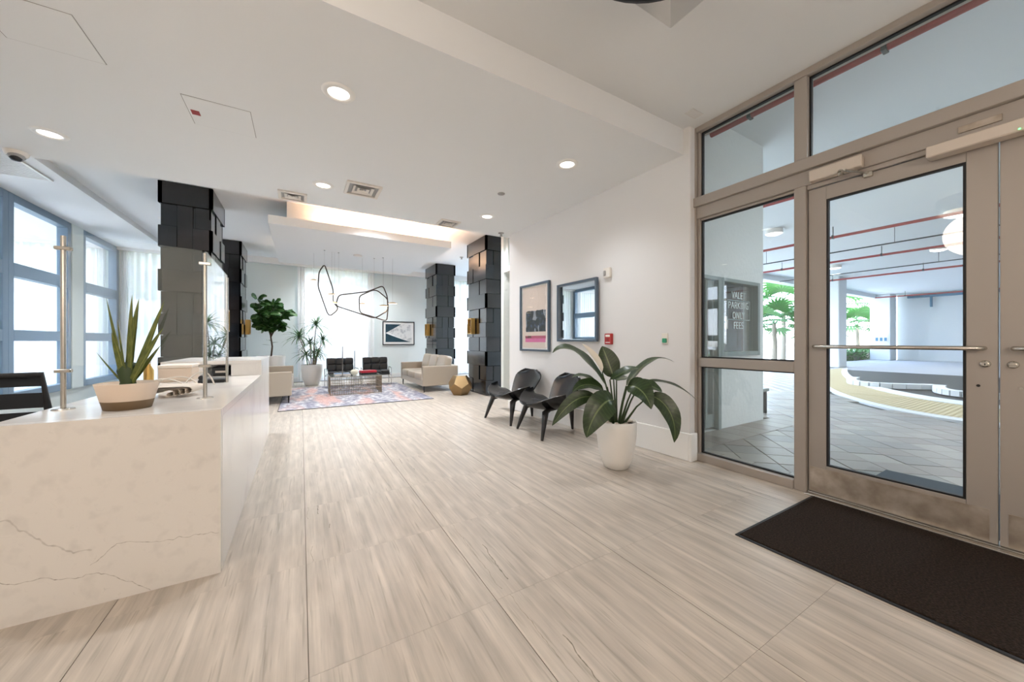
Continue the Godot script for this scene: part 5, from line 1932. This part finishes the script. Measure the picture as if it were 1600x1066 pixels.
# ---------- plants ----------
func plants() -> void:
	var st: SurfaceTool
	var th := atan(330.0 / 560.0)
	var right := Vector3(cos(th), 0, sin(th))
	var toward := Vector3(-sin(th), 0, cos(th))
	# peace lily in the tall white pot
	var t := thing("peace_lily_planter", "tall white planter with a large-leaved peace lily and pebbles", "potted plant", V(2.587, 0, 2.435))
	st = S()
	lathe(st, Vector3.ZERO, [Vector2(0, 0.0), Vector2(0.095, 0.0), Vector2(0.112, 0.01), Vector2(0.145, 0.09), Vector2(0.168, 0.19), Vector2(0.182, 0.30), Vector2(0.186, 0.38), Vector2(0.184, 0.445), Vector2(0.178, 0.448), Vector2(0.172, 0.44), Vector2(0.17, 0.40)], 56)
	obj("pot", st, M.pot_white, t)
	st = S()
	lathe(st, Vector3.ZERO, [Vector2(0, 0.415), Vector2(0.172, 0.41)], 32)
	obj("soil", st, M.soil, t)
	for k in 46:
		var an := rng.randf() * TAU
		var rr := 0.07 + 0.09 * sqrt(rng.randf())
		st = S()
		puff(st, Vector3(cos(an) * rr, 0.425 + rng.randf() * 0.012, sin(an) * rr), Vector3(0.016 + rng.randf() * 0.008, 0.010, 0.014 + rng.randf() * 0.006), 0.85, 5)
		obj("pebble", st, M.pebble, t)
	# stem foot, blade start, middle, tip as picture offsets from the pot's mouth (164 to the metre) with the reach towards the eye; width; facing up or to the eye
	var q := func(a: Array) -> Vector3: return Vector3(0, 0.43, 0) + (right * a[0] + Vector3.UP * a[1]) / 164.0 + toward * a[2]
	for a in [
		[[-15, 55, 0.02], [-46, 100, 0.05], [-80, 132, 0.05], [-101, 108, 0.08], 0.20, 0.75],
		[[-2, 68, -0.05], [-8, 90, -0.06], [-14, 106, -0.08], [-18, 118, -0.10], 0.20, 0.05],
		[[18, 55, -0.05], [38, 84, -0.06], [66, 112, -0.08], [98, 92, -0.10], 0.13, 0.9],
		[[40, 58, -0.05], [68, 70, 0.0], [100, 58, 0.05], [122, 32, 0.08], 0.12, 0.9],
		[[46, 44, 0.10], [66, 40, 0.18], [80, 10, 0.22], [74, -22, 0.22], 0.17, 0.25],
		[[12, 58, 0.10], [22, 62, 0.16], [34, 52, 0.22], [38, 28, 0.26], 0.22, 0.45],
		[[26, 58, 0.04], [40, 62, 0.08], [52, 58, 0.12], [62, 50, 0.14], 0.15, 0.6],
		[[-10, 66, 0.0], [6, 76, 0.04], [20, 86, 0.05], [33, 84, 0.06], 0.14, 0.7],
		[[-22, 54, -0.05], [-40, 70, -0.05], [-56, 76, -0.06], [-68, 68, -0.06], 0.11, 0.8],
		[[-22, 50, 0.06], [-36, 62, 0.10], [-58, 66, 0.12], [-72, 50, 0.14], 0.16, 0.6],
		[[-34, 38, 0.05], [-60, 50, 0.08], [-84, 26, 0.10], [-102, -2, 0.10], 0.14, 0.35],
		[[-12, 38, 0.16], [-30, 44, 0.24], [-50, 16, 0.28], [-56, -12, 0.28], 0.25, 0.3],
		[[6, 62, -0.12], [16, 66, -0.18], [30, 68, -0.24], [44, 58, -0.28], 0.16, 0.8]]:
		var p0: Vector3 = q.call(a[0])
		var root: Vector3 = Vector3(0, 0.41, 0) + (right * a[0][0] / 164.0 + toward * a[0][2]) * 0.22
		st = S()
		tube(st, [root, root.lerp(p0, 0.5) + Vector3.UP * 0.03, p0], [0.012, 0.008, 0.006], 8)
		obj("stalk", st, M.stem_green, t)
		st = S()
		blade(st, [p0, q.call(a[1]), q.call(a[2]), q.call(a[3])], a[4], (toward * (1.0 - a[5]) + Vector3.UP * a[5]).normalized(), 0.22, 0, 14, 0.05)
		obj("leaf", st, M.leaf_lily, t)
	st = S()
	var f0: Vector3 = q.call([-22, 78, 0.0])
	tube(st, [Vector3(0, 0.41, 0), q.call([-12, 40, 0.0]), f0], [0.008, 0.006, 0.005], 8)
	obj("stalk", st, M.stem_green, t)
	st = S()
	blade(st, [f0, q.call([-30, 96, 0.0]), q.call([-40, 110, 0.0]), q.call([-54, 122, 0.02])], 0.072, (toward + right * 0.6).normalized(), 0.7, 0, 10)
	obj("flower", st, M.spathe, t)
	# dracaena
	t = thing("dracaena_planter", "tall white planter with a spiky dracaena before the lounge window", "potted plant", V(0.26, 0, 11.15))
	st = S()
	lathe(st, Vector3.ZERO, [Vector2(0, 0), Vector2(0.14, 0), Vector2(0.17, 0.02), Vector2(0.23, 0.2), Vector2(0.262, 0.42), Vector2(0.262, 0.56), Vector2(0.25, 0.565), Vector2(0.24, 0.5), Vector2(0, 0.5)], 40)
	obj("pot", st, M.pot_white, t)
	for a in [[-0.30, 1.30, -0.05, 0.42, 42], [0.10, 1.62, 0.0, 0.46, 46], [0.26, 1.22, -0.12, 0.38, 36], [-0.05, 1.12, -0.16, 0.38, 34], [0.05, 0.85, 0.12, 0.38, 32], [-0.14, 0.82, -0.10, 0.36, 32], [0.15, 0.86, -0.14, 0.34, 30]]:
		var top := V(a[0], a[1], a[2])
		st = S()
		tube(st, [V(a[0] * 0.3, 0.48, a[2] * 0.3), V(a[0] * 0.5, lerpf(0.5, a[1], 0.5), a[2] * 0.5), top], [0.016, 0.014, 0.010], 8)
		obj("cane", st, M.bark_pale, t)
		st = S()
		for k in a[4]:
			var an: float = k * 2.4 + a[0] * 10.0
			var el: float = lerpf(1.25, -0.35, (k + 0.5) / float(a[4]))
			var dir := Vector3(cos(an) * cos(el), sin(el), sin(an) * cos(el))
			var ln: float = a[3] * (0.8 + 0.35 * rng.randf())
			blade(st, [top, top + dir * ln * 0.55 + Vector3.UP * 0.03, top + dir * ln - Vector3.UP * (0.06 + 0.1 * cos(el))], 0.034, Vector3.UP if absf(dir.y) < 0.9 else Vector3.RIGHT, 0.3, 1, 5)
		obj("leaf_crown", st, M.leaf_dracaena, t)
	# fiddle-leaf fig
	t = thing("fiddle_leaf_fig", "fiddle-leaf fig tree in a white pot behind the sofa", "potted tree", V(-0.68, 0, 11.4))
	st = S()
	lathe(st, Vector3.ZERO, [Vector2(0, 0), Vector2(0.22, 0), Vector2(0.3, 0.3), Vector2(0.33, 0.8), Vector2(0.31, 0.81), Vector2(0.3, 0.74), Vector2(0, 0.74)], 40)
	obj("pot", st, M.pot_white, t)
	st = S()
	tube(st, [Vector3(0, 0.74, 0), V(0.03, 1.05, 0.0), V(-0.01, 1.35, 0.02), V(0.02, 1.7, 0.0)], [0.022, 0.02, 0.018, 0.014], 10)
	obj("trunk", st, M.bark, t)
	var ends := []
	for b in [[-0.30, 2.30, 0.05], [0.34, 2.0, -0.05], [0.06, 2.2, 0.1], [-0.12, 1.6, -0.12], [0.22, 1.6, 0.1], [-0.28, 1.95, -0.1]]:
		st = S()
		var e := V(b[0], b[1], b[2])
		tube(st, [Vector3(0, 1.3, 0), V(b[0] * 0.4, lerpf(1.35, b[1], 0.6), b[2] * 0.4), e], [0.013, 0.01, 0.005], 7)
		obj("branch", st, M.bark, t)
		ends.append(e)
	for k in 135:
		var e: Vector3 = ends[k % 6]
		var s: Vector3 = Vector3(0, 1.42, 0).lerp(e, 0.35 + 0.65 * rng.randf())
		var an := k * 2.399 + rng.randf()
		var el := -0.25 + 1.0 * rng.randf()
		var dir := Vector3(cos(an) * cos(el), sin(el), sin(an) * cos(el))
		var ln := 0.21 + 0.09 * rng.randf()
		if s.x + dir.x * ln < -0.46: dir.x = absf(dir.x)
		st = S()
		blade(st, [s, s + dir * ln * 0.6 + Vector3.UP * 0.03, s + dir * ln - Vector3.UP * 0.05], ln * 0.72, Vector3.UP.lerp(Vector3(rng.randfn() * 0.8, 0.2, rng.randfn() * 0.8 + 0.5), 0.72).normalized(), 0.15, 2, 7, 0.06)
		obj("leaf", st, M.leaf_fig, t)
	for k in 3:
		st = S()
		var s := V(0.0, 1.08 + k * 0.06, 0)
		var dir := V([-0.2, 0.16, -0.1][k], 0.02, [0.0, -0.1, 0.15][k])
		blade(st, [s, s + dir * 0.6 + Vector3.UP * 0.02, s + dir], 0.09, Vector3.UP, 0.15, 2, 6)
		obj("leaf", st, M.leaf_fig, t)
	# palms, hedge and trees outdoors
	var pk := 0
	for a in [[21.3, 9.2, 2.3, 1.7, "fan palm at the edge of the canopy behind the sidelight"], [25.2, 10.4, 3.8, 2.1, "taller fan palm at the edge of the canopy behind the sidelight"], [34.4, 9.6, 2.5, 1.9, "fan palm between the two canopy columns"], [37.5, 11.6, 4.3, 2.3, "taller fan palm between the two canopy columns"], [26.5, 9.2, 2.0, 1.6, "fan palm beside the nearer canopy column"],
		[-9.5, 17.5, 3.2, 1.9, "palm on the lawn seen through the curtain beyond the screen"], [-5.6, 16.6, 3.4, 1.8, "palm on the lawn seen through the curtain behind the desk"], [2.4, 18.5, 4.0, 1.9, "palm on the lawn seen through the lounge curtain"]]:
		fan_palm(V(a[0], -0.2, a[1]), a[2], a[3], a[4], pk)
		pk += 1
	var h := thing("hedge", "low clipped hedge beyond the canopy columns", "hedge", V(28, 0, 8.75))
	st = S()
	for k in 2200:
		var p := V(28.5 + rng.randf() * 9.5, rng.randf() * 0.75 - 0.1, 8.5 + rng.randf() * 0.5)
		var dir := Vector3(rng.randfn(), absf(rng.randfn()), rng.randfn()).normalized()
		blade(st, [p, p + dir * 0.08, p + dir * 0.16], 0.1, Vector3(rng.randfn(), 1, rng.randfn()).normalized(), 0.2, 0, 2)
	wobj("foliage", st, M.leaf_palm, h)
	st = S()
	bx(st, 28.6, 37.9, -0.25, 0.5, 8.6, 8.9)
	wobj("inner_mass", st, M.stem_green, h)

func fan_palm(at: Vector3, height: float, spread: float, label: String, sd: int) -> void:
	var r := RandomNumberGenerator.new()
	r.seed = 100 + sd
	var t := thing("fan_palm", label, "palm", at, 0.0, "palms outdoors")
	var st := S()
	tube(st, [Vector3.ZERO, Vector3(0.06, height * 0.5, 0.04), Vector3(0.02, height, 0)], [0.16, 0.11, 0.1], 10)
	obj("trunk", st, M.bark_pale, t)
	for k in 14:
		var an := k * 2.399 + sd
		var el := lerpf(1.2, -0.35, (k + 0.5) / 14.0)
		var dir := Vector3(cos(an) * cos(el), sin(el), sin(an) * cos(el))
		var top := Vector3(0.02, height, 0)
		var hub := top + dir * spread * 0.5
		st = S()
		tube(st, [top, hub], [0.022, 0.012], 6)
		var side := dir.cross(Vector3.UP).normalized()
		var up := side.cross(dir).normalized()
		for j in 17:
			var b := (j - 8) / 8.0 * 1.9
			var d2 := (dir * cos(b) + side * sin(b)).normalized()
			var ln := spread * 0.55 * (1.0 - 0.2 * absf(b) / 1.9)
			blade(st, [hub, hub + d2 * ln * 0.6 + up * 0.05, hub + d2 * ln - Vector3.UP * 0.12 * spread], spread * 0.075, up, 0.4, 1, 4)
		obj("frond", st, M.leaf_palm, t)
